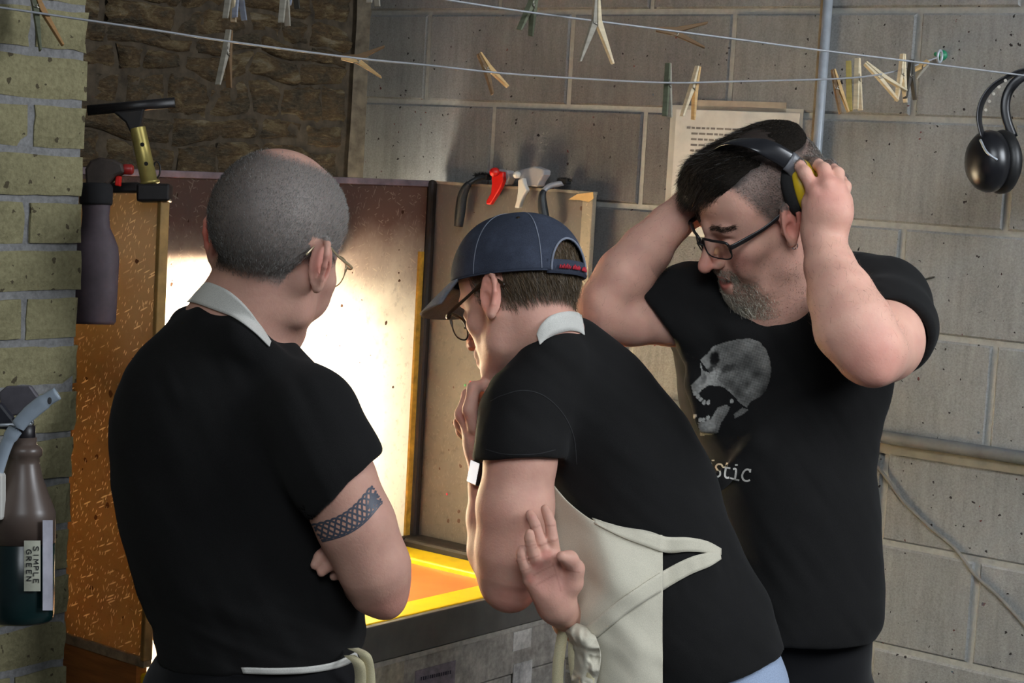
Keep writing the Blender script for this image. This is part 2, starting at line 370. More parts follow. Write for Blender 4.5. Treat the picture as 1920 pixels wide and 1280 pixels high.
MB().boxE(BB, BF, BL-.006, BL, BZ+.03, BT-.005).build('left_panel', M_SIDEPANEL, booth)
MB().boxE(BB, BF, BR, BR+.006, BZ, BT+.006).build('right_panel', M_RIGHTPANEL, booth)
MB().boxE(BF-.006, BF+.004, BL-.016, BL+.003, BZ+.03, BT-.005).build('front_edge_strip', simple('amber_edge', srgb(150, 118, 66), .45, 0, .3, 40, .2, kind='pos'), booth, bevel=.002)
MB().boxE(BF-.026, BF+.002, BR-.008, BR+.006, BZ, BT+.006).build('front_edge_strip', m_panel('pale_edge', (.55, .48, .36), (1, .95, .85), (.6, .55, .45), None, .45, .3, .35), booth, bevel=.002)
MB().boxE(BB-.012, BB+.006, BL, BR, BT-.004, BT+.010).build('top_rim', M_RIM, booth, bevel=.002)
MB().boxE(BB-.006, BF, BR-.004, BR+.010, BT+.004, BT+.010).build('top_rim', simple('grey_rim', srgb(150, 140, 125), .5, 0, .4, 30, .2, kind='pos'), booth)
MB().boxE(BB, BB+.006, BR-.040, BR-.025, BZ, 1.46).build('corner_strip', M_YELLOWSTRIP, booth)
MB().boxE(BB, BB+.016, BR-.024, BR, BZ, BT+.012).build('corner_seam', M_DARK, booth, bevel=.008)
# tray in the bottom of the booth: orange bed with yellow lips
M_TRAY = simple('orange_tray', srgb(232, 124, 66), .35, 0, .12, 10, .05, kind='pos')
M_LIP = simple('yellow_lip', srgb(240, 200, 22), .35, 0, .12, 14, .1, kind='pos')
MB().boxE(BB, BF-.03, BL, BR, BZ-.02, BZ-.008).build('tray_bed', M_TRAY, booth)
MB().boxE(BB+.02, BF+.0, BR-.15, BR-.065, BZ-.03, BZ+.004).build('tray_lip', M_LIP, booth, bevel=.004)
MB().boxE(BF-.075, BF, BL, BR-.15, BZ-.03, BZ+.002).build('tray_lip', M_LIP, booth, bevel=.004)
MB().boxE(BB, BB+.02, BL, BR, BZ-.03, BZ+.02).build('tray_back_lip', M_DARK, booth, bevel=.004)
MB().boxE(BB+.02, BF, BR-.066, BR-.002, BZ-.03, BZ+.022).build('tray_side_caulk', M_DARK, booth, bevel=.008)
MB().boxE(BF-.002, BF+.012, BL, BR+.01, BZ-.072, BZ+.0).build('front_rail', simple('grey_rail', srgb(98, 94, 88), .55, 0, .25, 14, .15, kind='pos'), booth, bevel=.002)
def m_weather(name, c):
    mt, nt, N, L, b = nodes_of(name); v = coord(nt, 'pos'); big = noise(nt, v, 9, 6, .7); dr = noise(nt, coord(nt, 'pos', (30, 30, 3)), 1, 3); fine = noise(nt, v, 90, 4)
    c = np.array(c); k = ramp(nt, big, [(.34, tuple(c*.32)), (.5, tuple(c)), (.64, tuple(np.minimum(c*1.9, 1)))])
    k = mix(nt, .35, k, ramp(nt, dr, [(.35, tuple(c*.35)), (.65, tuple(np.minimum(c*1.4, 1)))])); k = mix(nt, .25, k, ramp(nt, fine, [(.35, tuple(c*.4)), (.7, tuple(np.minimum(c*1.9, 1)))]))
    L.new(k, b.inputs['Base Color']); b.inputs['Roughness'].default_value = .8; bump(nt, b, fine, .3); return mt
M_WEATHER = m_weather('weathered_board', srgb(158, 151, 142))
# cladding boards of the stand, one above the other
zz = BZ-.074
for k, hgt in enumerate((.105, .150, .150, .150)):
    MB().boxE(BF-.02, BF+.006-.004*(k > 0), BL+.01, BR-.002, zz-hgt+.003, zz).build('cladding_board', M_WEATHER, booth, bevel=.003); zz -= hgt
MB().boxE(BF-.02, BF+.009, BL+.01, BR-.002, BZ-.084, BZ-.074).build('rail_edge', simple('pale_edge_wood', srgb(172, 166, 156), .7, 0, .3, 60, .3, kind='pos'), booth)
for (a, b_) in ((BF-.04, BL+.03), (BF-.04, BR-.04), (BB+.02, BL+.03), (BB+.02, BR-.04)): MB().boxE(a-.03, a+.01, b_-.02, b_+.02, 0, BZ-.03).build('leg', M_WEATHER, booth)
MB().boxE(BB, BF-.02, BL-.01, BL+.012, BZ-.22, BZ+.022).build('side_board', simple('amber_wood', srgb(150, 92, 40), .6, 0, .35, 12, .2, kind='pos', stretch=(1, 1, 9)), booth)
MB().boxE(BB, BF, BL-.012, BL+.004, BZ+.018, BZ+.034).build('side_rail', simple('pale_side_rail', srgb(140, 120, 92), .6, 0, .5, 60, .3, kind='pos'), booth)
MB().boxE(BB-.20, BB-.185, 2.28, 2.94, .78, 1.46).boxE(BB-.185, BB-.008, 2.28, 2.93, 1.45, 1.456).boxE(BB-.185, BB-.008, 2.28, 2.286, .78, 1.45).build('lamp_spill_shield', simple('white_enamel', (.8, .8, .78), .4), booth)  # unseen; top and side plates added to block the lamp's spill

# ================================================================ things on the walls, lines and booth
def wl(x, y, off=0.01): return onp(x, y, E2, WALL-off)       # pixel on the block wall
def rp(x, y, off=0.012): return onp(x, y, E2, BR-off)        # pixel on the booth's right panel
M_STEEL = simple('galvanised_steel', srgb(172, 178, 184), .4, .35, .15, 40, .05, kind='pos')
def tube_thing(name, pts, r, mat, label, cat, group=None, n=10, flat=None):
    o = MB().tube(pts, r, n, False, flat).build(name, mat, None, True, origin=np.mean(pts, 0)); return tag(o, label, cat, group)
# vertical conduit with straps, horizontal conduit over a tinted mortar joint
a = wl(1557, -60, .012); a1 = a.copy(); a1[2] = 2.6; a0 = a.copy(); a0[2] = .0
cd = empty('conduit', a0, 'grey steel conduit running up the block wall behind the bearded person', 'conduit')
MB().tube([a0, a1], .0095, 16).build('pipe', M_STEEL, cd, True)
for zz in (2.25, 1.62, .9): MB().boxE(a@E1-.022, a@E1+.022, WALL-.024, WALL-.002, zz-.008, zz+.008).build('strap', M_STEEL, cd, bevel=.003)
MB().boxE(a@E1-.020, a@E1-.011, WALL-.0045, WALL-.001, 0, 2.6).build('rust_edge', simple('rusty_edge', srgb(138, 120, 94), .9, 0, .4, 30, .3, kind='pos'), cd)
hc = empty('conduit', E(-1.5, WALL-.012, 1.175), 'painted horizontal conduit over a tinted mortar joint at waist height of the block wall', 'conduit')
MB().tube([E(-2.3, WALL-.016, 1.19), E(.4, WALL-.016, 1.19)], .0125, 12).build('pipe', simple('painted_pipe', srgb(96, 100, 104), .7, 0, .2, 30, .2, kind='pos'), hc, True)
MB().boxE(-2.3, .4, WALL-.010, WALL-.002, 1.158, 1.178).build('joint_strip', simple('tinted_joint', srgb(136, 129, 112), .9, 0, .2, 30, .2, kind='pos'), hc)  # raised strip made up to show a tinted mortar joint
tube_thing('cable', spline([wl(x, y, .008) for x, y in ((1600, 800), (1640, 868), (1660, 893), (1690, 935), (1740, 985), (1790, 1028), (1830, 1080), (1870, 1116), (1925, 1176), (2000, 1260))], 60), .0035, simple('grey_cable', srgb(120, 114, 104), .7, 0, .2, 60, .1), 'thin grey cable drooping diagonally across the block wall at right', 'cable')
tube_thing('wire_hook', spline([wl(1752, 519, .002), wl(1742, 521, .012), wl(1724, 526, .02), wl(1719, 518, .03), wl(1714, 510, .034), wl(1709, 514, .036), wl(1710, 522, .036), wl(1713, 528, .034)], 30), .0016, simple('dark_wire', srgb(60, 54, 46), .4, .6), 'bent wire hook screwed into the block wall', 'hook')
# paper in a plastic sleeve
pp = empty('paper_notice', wl(1375, 430, .004), 'printed paper notice in a plastic sleeve taped to the block wall', 'notice')
def wquad(x0, y0, x1, y1, off, t=.0012):
    q = [wl(x0, y0, off), wl(x1, y0, off), wl(x1, y1, off), wl(x0, y1, off)]; A = [p@E1 for p in q]; Zs = [p[2] for p in q]; return (min(A), max(A), WALL-off, WALL-off+t, min(Zs), max(Zs))
MB().boxE(*wquad(1258, 204, 1490, 440, .0055)).build('sleeve', simple('cloudy_plastic', srgb(180, 177, 168), .3, 0, .1, 20, .1, kind='pos'), pp)
MB().boxE(*wquad(1268, 212, 1484, 440, .0068)).build('sheet', simple('stained_paper', srgb(204, 201, 194), .8, 0, .1, 30, .05, kind='pos'), pp)
MB().boxE(*wquad(1302, 192, 1474, 205, .0055)).build('tape', simple('brown_tape', srgb(165, 152, 136), .5, 0, .2, 30, .1, kind='pos'), pp)
mb = MB(); sa, sb, s0, s1, sz0, sz1 = wquad(1268, 212, 1484, 440, .0072, .0003); rn = random.Random(4)
for k in range(11):
    zz = sz1-.036-k*.0115; x = sa+.028+(.012 if k else 0)
    while x < sb-.05-(.03 if k else 0):
        w_ = rn.uniform(.006, .017); mb.boxE(x, x+w_, s0, s1, zz-.0026, zz+.0014); x += w_+.0035
mb.build('printed_lines', simple('faded_print', srgb(128, 122, 114), .9, kind='pos'), pp)
# eye bolt for the line
eb = empty('eye_bolt', wl(1766, 104, .01), 'small steel eye bolt with a green plug holding the drying line', 'eye bolt')
MB().lathe(wl(1768, 104, 0), -E2, [(.010, 0), (.010, .006), (.004, .008), (.0035, .03), (.0035, .032)], 14).build('plug', simple('green_plastic', srgb(30, 130, 90), .5), eb, True)
c0 = wl(1762, 106, .045); MB().tube([c0+E2*.009*math.cos(t)+EZ*.011*math.sin(t) for t in np.linspace(0, 2*math.pi, 22, endpoint=False)], .0026, 8, True).build('eye', M_STEEL, eb, True)
# drying lines
def d1(x): t = (x-0)/1762; return 1/((1-t)/2.46+t/3.44)
L1 = [(-120, -2), (0, 14), (150, 36), (300, 58), (424, 77), (660, 108), (800, 122), (940, 137), (1100, 148), (1250, 155), (1365, 153), (1560, 148), (1640, 141), (1700, 128), (1757, 108)]
M_CORD = simple('grey_wire_line', srgb(150, 152, 156), .5, .2, .15, 60, 0)
tube_thing('drying_line', spline([at(x, y, d1(x)) for x, y in L1], 120), .0016, M_CORD, 'sagging wire drying line ending at the eye bolt', 'line', 'drying lines', 8)
def d2(x): t = (x-600)/1320; return 1/((1-t)/2.55+t/3.22)
L2 = [(600, -40), (840, 0), (1000, 24), (1200, 50), (1400, 76), (1545, 95), (1700, 114), (1925, 142), (1985, 149)]
tube_thing('drying_line', spline([at(x, y, d2(x)) for x, y in L2], 100), .0016, M_CORD, 'taut upper wire drying line crossing in front of the conduit', 'line', 'drying lines', 8)
tube_thing('drying_line', spline([at(x, y, 2.9) for x, y in ((250, -20), (434, -42), (533, -44), (700, -62), (1000, -95))], 60), .0016, M_CORD, 'topmost wire drying line carrying the pins over the rubble wall', 'line', 'drying lines', 8)
# clothespins
def m_wood(name, c): return simple(name, c, .7, 0, .25, 14, .15, stretch=(1, 1, 8))
WOODS = dict(pale=m_wood('pale_wood', srgb(206, 190, 158)), grey=m_wood('weathered_wood', srgb(150, 144, 130)), brown=m_wood('dark_wood', srgb(110, 84, 54)), green=m_wood('green_stained_wood', srgb(96, 100, 78)), olive=m_wood('olive_stained_wood', srgb(150, 132, 66)), blue=m_wood('blue_stained_wood', srgb(140, 146, 160)), dark=m_wood('blackened_wood', srgb(62, 58, 50)), orange=m_wood('orange_wood', srgb(170, 128, 80)), tan=m_wood('tan_wood', srgb(196, 160, 106)))
M_SPRING = simple('spring_wire', srgb(160, 155, 145), .3, .9)
def pin(j, h, d, tw, w1, w2, label, op=.012, dd=0):
    J, Hh = at(*j, d), at(*h, d+dd); a_ = Hh-J; Ln = np.linalg.norm(a_); a_ /= Ln; c = (J+Hh)/2
    v = -FW - a_*(-FW@a_); v /= np.linalg.norm(v); s0_ = np.cross(a_, v); t = math.radians(tw); s_ = s0_*math.cos(t)+v*math.sin(t); n_ = np.cross(a_, s_)
    r = empty('clothespin', c, label, 'clothespin', 'clothespins on the drying lines')
    for sg, wd in ((1, w1), (-1, w2)):
        prof = [(-.5, .0004), (-.5, .0035), (-.12, .0068), (.5, .0052+op), (.5, .0022+op), (-.02, .0006)]
        MB().prism([c+a_*(p*Ln)+s_*sg*q for p, q in (prof if sg > 0 else prof[::-1])], n_, .0095).build('leg', WOODS[wd], r, bevel=.0006, seg=1)
    sc = c-a_*.07*Ln
    pts = [sc+a_*.0028*math.cos(q)+s_*.0028*math.sin(q)+n_*(-.006+.012*i/27) for i, q in enumerate(np.linspace(0, 8*math.pi, 28))]
    pts = [sc-a_*.2*Ln*.6+s_*.0072-n_*.006, sc+s_*.0072*0.9-n_*.006]+pts+[sc-s_*.0072*.9+n_*.006, sc-a_*.2*Ln*.6-s_*.0072+n_*.006]
    MB().tube(pts, .0007, 5).build('spring', M_SPRING, r, True)
pin((52, -45), (97, 90), 2.50, 25, 'green', 'orange', 'dark clothespin hanging in front of the brick pier')
pin((436, -72), (430, 38), 2.88, 75, 'grey', 'pale', 'pale clothespin cut off by the top edge, leftmost of two side by side')
pin((444, -74), (449, 36), 2.90, 70, 'blue', 'blue', 'blue grey clothespin cut off by the top edge above the rubble wall')
pin((430, 56), (419, 162), 2.74, 62, 'grey', 'brown', 'weathered clothespin hanging upright on the line in front of the rubble wall', .010)
pin((535, -62), (533, 46), 2.88, 78, 'grey', 'grey', 'whitish clothespin hanging from the top edge over the rubble wall centre')
pin((549, -90), (549, 14), 2.94, 70, 'blue', 'dark', 'dark clothespin tip just showing beside the whitish one at the top edge')
pin((699, -95), (700, 9), 2.90, 70, 'grey', 'grey', 'clothespin tip barely showing at the top edge over the wall corner')
pin((640, 108), (718, 116), 2.85, 0, 'tan', 'brown', 'clothespin lying along the line with both handles splayed, left of the wall corner', .020)
pin((898, 100), (938, 170), 3.02, 25, 'brown', 'tan', 'brown clothespin hanging slanted on the lower line over the booth', .012)
pin((1008, -28), (984, 62), 2.74, 55, 'green', 'green', 'green stained clothespin at the left end of the upper line')
pin((1119, -12), (1118, 118), 2.72, 18, 'grey', 'pale', 'large pale clothespin with spread handles on the upper line', .022)
pin((1230, 55), (1324, 66), 2.95, 0, 'brown', 'brown', 'brown clothespin lying lengthwise along the upper line', .016)
pin((1253, 118), (1251, 219), 3.10, 60, 'green', 'grey', 'green tinged clothespin hanging upright left of the paper notice', .006)
pin((1309, 124), (1289, 221), 3.13, 35, 'pale', 'tan', 'slanted pale clothespin hanging in front of the paper notice', .009)
pin((1562, 130), (1583, 212), 3.33, 8, 'brown', 'tan', 'thin dark clothespin nearest the conduit, leaning right', .004)
pin((1591, 114), (1593, 208), 3.35, 75, 'olive', 'olive', 'olive yellow clothespin squeezed beside the pale pair', .004)
pin((1608, 109), (1609, 206), 3.35, 55, 'pale', 'pale', 'bright pale clothespin hanging upright right of the olive one', .006)
pin((1622, 118), (1692, 180), 3.36, 15, 'pale', 'pale', 'pale clothespin lying diagonally between two upright ones', .009)
pin((1693, 101), (1689, 191), 3.37, 35, 'pale', 'pale', 'pale clothespin crossing the tip of the diagonal one', .008)
pin((1709, 112), (1706, 186), 3.38, 30, 'dark', 'dark', 'black grey clothespin right of the crossing pale one', .008)
pin((1741, 115), (1712, 141), 3.41, 40, 'tan', 'grey', 'small looking tan clothespin next to the eye bolt', .006)
# ear muffs hung on the wall
em = empty('ear_muffs', wl(1925, 120, .01), 'black ear muffs hanging on the block wall at the right edge', 'ear muffs')
M_BP = simple('black_plastic', (.010, .010, .012), .3, 0, .2, 30, 0); M_CUSH = simple('black_vinyl', (.010, .010, .010), .45, 0, .2, 60, .1)
ed = 3.24
def earcup(x, y, d, sgn):
    a_ = -RI*.90*sgn - FW*.42; a_ /= np.linalg.norm(a_); c = at(x, y, d)
    MB().lathe(c, a_, [(.047, -.003), (.053, .004), (.0545, .016), (.050, .030), (.040, .041), (.02, .047), (.001, .048)], 30, .80, np.cross(a_, UP)).build('ear_cup', M_BP, em, True)
    MB().lathe(c-a_*.026, a_, [(.030, 0), (.046, -.002), (.055, .006), (.056, .014), (.052, .022), (.045, .025)], 30, .82, np.cross(a_, UP)).build('cushion', M_CUSH, em, True)
earcup(1866, 303, ed, 1); earcup(1962, 300, ed+.02, -1)
MB().tube(spline([at(x, y, ed-.02) for x, y in ((1843, 258), (1836, 226), (1840, 195), (1858, 166), (1885, 147), (1925, 132), (1965, 148), (1992, 190), (1990, 255))], 50), .0135, 12, False, (np.array([FW*.8+RI*.5]*50), .22)).build('headband', M_BP, em, True)
MB().tube(spline([at(x, y, ed+.035) for x, y in ((1900, 258), (1888, 225), (1885, 195), (1893, 168), (1915, 145), (1940, 140), (1955, 170), (1958, 240))], 40), .0085, 10, False, (np.array([RI]*40), .3)).build('inner_band', M_BP, em, True)
for x, y in ((1848, 206), (1855, 190), (1863, 176), (1873, 163), (1885, 151)): MB().lathe(at(x, y, ed-.0345), -FW, [(.0028, 0), (.0028, .0006), (.0005, .0007)], 10).build('adjusting_hole', simple('hole_rim', srgb(170, 164, 152), .8), em)
MB().tube(spline([at(1838, 262, ed-.03), at(1850, 285, ed-.045), at(1870, 300, ed-.05)], 12), .0022, 6).build('wire_yoke', M_STEEL, em, True)
MB().tube([wl(1925, 118, 0), wl(1925, 124, .09)], .003, 8).build('wall_peg', M_STEEL, em, True)
# spray triggers hooked over the right panel
M_REDPL = simple('red_plastic', srgb(206, 32, 26), .3, 0, .1, 20, 0); M_WHITEPL = simple('white_plastic', srgb(212, 210, 202), .35, 0, .06, 20, 0); M_CLEARPL = simple('milky_plastic', srgb(160, 158, 160), .3, 0, .15, 20, 0)
def trig(pfx, col, poly, knob, kr, bodypoly, label):
    g = empty('spray_trigger', rp(*knob), label, 'spray trigger')
    MB().prism([rp(x, y, .030) for x, y in poly], E2, .013).build('trigger', col, g, bevel=.003)
    MB().tube([rp(knob[0], knob[1], .055), rp(knob[0]+4, knob[1]-1, .020)], [pr_(kr), pr_(kr)], 14).build('nozzle', col, g, True)
    MB().prism([rp(x, y, .010) for x, y in bodypoly], E2, .026).build('head', M_CLEARPL, g, bevel=.003)
def pr_(px): return px*4.05/FPX
trig('r', M_REDPL, [(924, 330), (935, 321), (946, 322), (947, 338), (940, 356), (930, 372), (922, 384), (914, 383), (915, 376), (923, 362), (925, 345)], (926, 323), 8.5, [(934, 316), (958, 320), (962, 332), (956, 346), (942, 346), (936, 330)], 'red spray trigger hooked over the booth side panel')
trig('w', M_WHITEPL, [(974, 337), (984, 333), (986, 345), (991, 356), (985, 366), (980, 378), (976, 390), (967, 390), (971, 376), (973, 362), (974, 350)], (968, 328), 6.5, [(970, 322), (990, 316), (1008, 312), (1027, 319), (1026, 328), (1018, 340), (1014, 350), (994, 349), (985, 338), (974, 332)], 'white spray trigger hooked over the booth side panel')
# scrub brushes hung over the panel
M_BRISTLE = simple('black_bristle', (.012, .012, .012), .8); M_HANDLE = simple('black_rubber_grip', srgb(44, 48, 50), .45, 0, .3, 40, .1)
def brush(pts, rad, headc, hr, label, greyneck):
    g = empty('scrub_brush', rp(*headc), label, 'brush')
    p = spline([rp(x, y, o) for x, y, o in pts], 30); MB().tube(p[:20], spline(np.array(rad)[:, None], 20)[:, 0], 12).build('handle', M_HANDLE, g, True)
    MB().tube(p[18:], .006, 10).build('neck', M_CLEARPL if greyneck else M_HANDLE, g, True)
    c = rp(*headc, -.004); rg = np.random.default_rng(3); n = 420; d = rg.normal(size=(n, 3)); d /= np.linalg.norm(d, axis=1, keepdims=True); d[:, 2] = np.abs(d[:, 2])*.8; V = []; F = []
    for i in range(n):
        q0 = c+(E1*rg.uniform(-1, 1)+EZ*.1)*hr*.8; q1 = q0+d[i]*hr*.75; s_ = np.cross(d[i], [.3, .5, .8])*.0009; k = len(V); V += [q0-s_, q0+s_, q1]; F.append((k, k+1, k+2))
    mesh_obj('bristles', V, F, M_BRISTLE, g)
    MB().box(c, E1, E2, EZ, hr*.8, .010, .006).build('head', M_BRISTLE, g, bevel=.003)
brush([(860, 424, .03), (863, 396, .032), (867, 368, .034), (876, 348, .034), (893, 336, .02), (910, 332, .0)], (.010, .0115, .0105, .0075), (906, 332), .022, 'black handled scrub brush hung over the panel left of the red trigger', False)
brush([(1027, 432, .03), (1021, 408, .034), (1017, 384, .036), (1018, 362, .034), (1030, 349, .02), (1056, 343, .0)], (.0105, .011, .010, .006), (1058, 340), .016, 'black handled brush with grey neck right of the white trigger', True)
# squeegee standing on the left panel's edge
sq = empty('squeegee', at(300, 370, 3.03), 'black rubber squeegee with brass tube handle clamped on the booth edge', 'squeegee')
SD = 3.02; M_BLKRUB = simple('black_metal', (.014, .012, .012), .4, .2, .3, 40, .05); M_BRASS = simple('worn_brass', srgb(176, 160, 92), .4, .6, .2, 50, .05)
MB().tube([at(164, 207, SD), at(328, 192, SD)], .0085, 10, False, (UP, .45)).build('blade_holder', M_BLKRUB, sq, True)
MB().prism([at(170, 197, SD), at(326, 183, SD), at(327, 192, SD), at(168, 207, SD)], FW, .004).build('rubber_blade', M_BLKRUB, sq)
MB().prism([at(x, y, SD) for x, y in ((212, 210), (272, 204), (268, 224), (264, 248), (255, 256), (246, 250), (236, 230), (222, 218))], FW, .014).build('neck', M_BLKRUB, sq, bevel=.003)
MB().lathe(at(281, 345, SD), at(258, 240, SD)-at(281, 345, SD), [(.0165, 0), (.0165, .004), (.0135, .005), (.0130, .06), (.0128, .092), (.0128, .0925)], 24).build('handle_tube', M_BRASS, sq, True)
for x, y in ((267, 271), (274, 307)): MB().lathe(at(x, y, SD-.0120), -FW, [(.0034, 0), (.0034, .0012), (.0005, .0013)], 12).build('hole', simple('dark_hole', (.01, .008, .006), .9), sq)
MB().tube([at(294, 318, SD)+RI*.0055*math.cos(t)+UP*.013*math.sin(t) for t in np.linspace(0, 2*math.pi, 20, endpoint=False)], .0016, 6, True).build('hanging_eye', M_BLKRUB, sq, True)
MB().box(at(290, 362, SD), RI, UP, FW, .027, .0145, .016).build('clamp', M_BLKRUB, sq, bevel=.004)
MB().box(at(232, 352, SD), RI, UP, FW, .028, .008, .012).build('clamp_arm', M_BLKRUB, sq, bevel=.003)
# dark spray bottle hung by its head on the booth's left panel
ds = empty('spray_bottle', at(180, 610, 2.96), 'dark purple stained spray bottle with a red nozzle behind the brick pier', 'spray bottle')
DD = 2.955; k_ = DD/FPX; M_PURPLE = simple('purple_stained_plastic', srgb(78, 66, 72), .65, 0, .35, 18, .15)
ba, up_ = at(176, 608, DD), at(181, 350, DD)-at(176, 608, DD)
MB().lathe(ba, up_, [(37*k_, 0), (41*k_, 6*k_), (43*k_, 60*k_), (45*k_, 120*k_), (43*k_, 145*k_), (35*k_, 165*k_), (27*k_, 182*k_), (25*k_, 205*k_), (27*k_, 230*k_), (27*k_, 232*k_)], 28, .72, FW).build('bottle', M_PURPLE, ds, True)
MB().lathe(at(180, 384, DD), up_, [(29*k_, 0), (31*k_, 4*k_), (31*k_, 34*k_), (28*k_, 40*k_)], 24, .8, FW).build('collar', simple('matt_black_collar', (.012, .011, .012), .85), ds, True)
MB().prism([at(x, y, DD) for x, y in ((162, 318), (172, 302), (190, 296), (216, 300), (232, 308), (236, 324), (218, 332), (205, 346), (190, 352), (164, 350))], FW, .026).build('head', simple('grimy_head', srgb(62, 52, 46), .5, 0, .4, 40, .1), ds, bevel=.004)
MB().lathe(at(230, 317, DD), at(249, 318, DD)-at(230, 317, DD), [(.0075, 0), (.0085, .004), (.0085, .014), (.006, .017)], 14).build('nozzle', simple('red_nozzle', srgb(150, 34, 30), .4), ds, True)
MB().prism([at(x, y, DD) for x, y in ((218, 330), (228, 330), (226, 350), (216, 348))], FW, .012).build('trigger', M_REDPL, ds, bevel=.002)
# bottle of cleaner in front of the pier
gb = empty('cleaner_bottle', at(42, 1168, 2.40), 'clear bottle half full of dark green cleaner with a handwritten tape label', 'bottle')
GD = 2.40; k_ = GD/FPX; b0 = at(40, 1166, GD); ua = at(44, 780, GD)-b0
MB().lathe(b0, ua, [(50*k_, 0), (57*k_, 5*k_), (60*k_, 16*k_), (60*k_, 148*k_), (59*k_, 149*k_)], 32).build('liquid', simple('dark_green_liquid', srgb(10, 34, 34), .25, 0, .3, 14, 0), gb, True)
MB().lathe(b0, ua, [(61*k_, 149*k_), (61*k_, 205*k_), (58*k_, 214*k_), (48*k_, 240*k_), (37*k_, 270*k_), (31*k_, 296*k_), (30*k_, 308*k_), (35*k_, 312*k_), (36*k_, 324*k_), (30*k_, 330*k_), (25*k_, 334*k_), (25*k_, 346*k_)], 32).build('bottle', simple('brownish_clear_plastic', srgb(92, 78, 70), .35, 0, .15, 12, .1), gb, True)
MB().lathe(at(43, 824, GD), ua, [(22*k_, 0), (23*k_, 2*k_), (23*k_, 26*k_), (20*k_, 28*k_), (20*k_, 40*k_)], 24).build('cap', simple('black_cap', srgb(28, 24, 28), .4), gb, True)
def cyl_patch(x0, x1, y0, y1, rpx, cx, mat, name):
    V = []; n = 8
    for yy in (y0, y1):
        for i in range(n+1):
            s_ = (x0+(x1-x0)*i/n-cx)/rpx; V.append(at(cx+rpx*s_, yy, GD-rpx*k_*math.sqrt(max(.02, 1-s_*s_))))
    return mesh_obj(name, V, [(i, i+1, n+2+i, n+1+i) for i in range(n)], mat, gb, True)
cyl_patch(80, 99, 975, 1144, 61.8, 41, simple('white_scale_strip', srgb(170, 168, 178), .6), 'scale_strip')
cyl_patch(45, 76, 1013, 1108, 61.8, 41, simple('masking_tape', srgb(176, 176, 158), .8), 'tape_label')
M_PEN = simple('black_marker', (.02, .02, .02), .8)
GL = {'S': [[(1, .85), (.6, 1), (.1, .85), (.2, .6), (.8, .42), (.9, .15), (.4, 0), (0, .15)]], 'I': [[(.5, 0), (.5, 1)]], 'M': [[(0, 0), (.05, 1)], [(.05, 1), (.5, .35)], [(.5, .35), (.95, 1)], [(.95, 1), (1, 0)]], 'P': [[(.1, 0), (.1, 1)], [(.1, 1), (.8, .9), (.85, .6), (.1, .48)]], 'L': [[(.1, 1), (.1, 0)], [(.1, 0), (.9, .03)]], 'E': [[(.1, 0), (.1, 1)], [(.1, 1), (.9, 1)], [(.1, .52), (.75, .52)], [(.1, 0), (.9, 0)]],
      'G': [[(.95, .8), (.6, 1), (.1, .75), (.05, .3), (.45, 0), (.95, .15), (.95, .45), (.55, .45)]], 'R': [[(.1, 0), (.1, 1)], [(.1, 1), (.8, .9), (.8, .6), (.1, .5)], [(.35, .5), (.95, 0)]], 'N': [[(.05, 0), (.05, 1)], [(.05, 1), (.95, 0)], [(.95, 0), (.95, 1)]]}
mb = MB()
for word, base, y0, step in (('SIMPLE', 63, 1024, 12.2), ('GREEN', 49.5, 1030, 12.6)):
    for i, ch in enumerate(word):
        for st in GL[ch]:
            q = []
            for u, v in st: px_, py_ = base+v*9.5, y0+i*step+u*8.2; s_ = (px_-41)/61.8; q.append(at(px_, py_, GD-61.8*k_*math.sqrt(1-s_*s_)-.0006))
            mb.tube(spline(q, 3*len(q)) if len(q) > 2 else q, .00062, 5)
mb.build('handwriting', M_PEN, gb)
# wire rack with brush and scraper
rk = empty('wire_rack', at(20, 800, 2.44), 'steel wire rack rod holding tools beside the brick pier', 'rack')
MB().tube([at(-60, 800, 2.38), at(60, 794, 2.38)], .0022, 8).build('rod', M_STEEL, rk, True); MB().tube([at(60, 794, 2.38), at(60, 788, 2.38), at(58, 780, 2.52)], .0022, 8).build('arm', M_STEEL, rk, True)
db = empty('dish_brush', at(10, 860, 2.36), 'brush with pale blue white plastic handle leaning in the wire rack', 'brush')
hp = spline([at(x, y, 2.36) for x, y in ((108, 737), (84, 752), (52, 778), (28, 806), (10, 838), (-10, 900))], 30)
MB().tube(hp, [.0085]*6+[.010]*6+[.0095]*9+[.008]*9, 12, False, (RI*.6+UP*.8, .55)).build('handle', simple('pale_blue_plastic', srgb(158, 170, 182), .4, 0, .1, 20, 0), db, True)
MB().lathe(at(93, 751, 2.356-.006), -FW, [(.0045, 0), (.0045, .001), (.001, .0012)], 12, .6).build('hanging_hole', simple('hole_dark', (.05, .05, .05), .8), db)
MB().box(at(-22, 930, 2.36), RI, UP, FW, .02, .03, .012).build('brush_head', M_WHITEPL, db, bevel=.004)
sc_ = empty('scraper', at(30, 770, 2.42), 'dark grey metal scraper blade sticking out behind the brush handle', 'scraper')
MB().prism([at(x, y, 2.42) for x, y in ((0, 735), (14, 723), (58, 722), (74, 744), (60, 762), (34, 778), (4, 782))], FW+RI*.4, .006).build('blade', simple('tarnished_metal', srgb(96, 92, 98), .45, .4, .3, 30, .1), sc_, bevel=.002)
MB().prism([at(x, y, 2.40) for x, y in ((-30, 770), (2, 752), (34, 792), (20, 806), (-30, 800))], FW, .014).build('grip', simple('navy_grip', srgb(30, 30, 40), .5), sc_, bevel=.004)
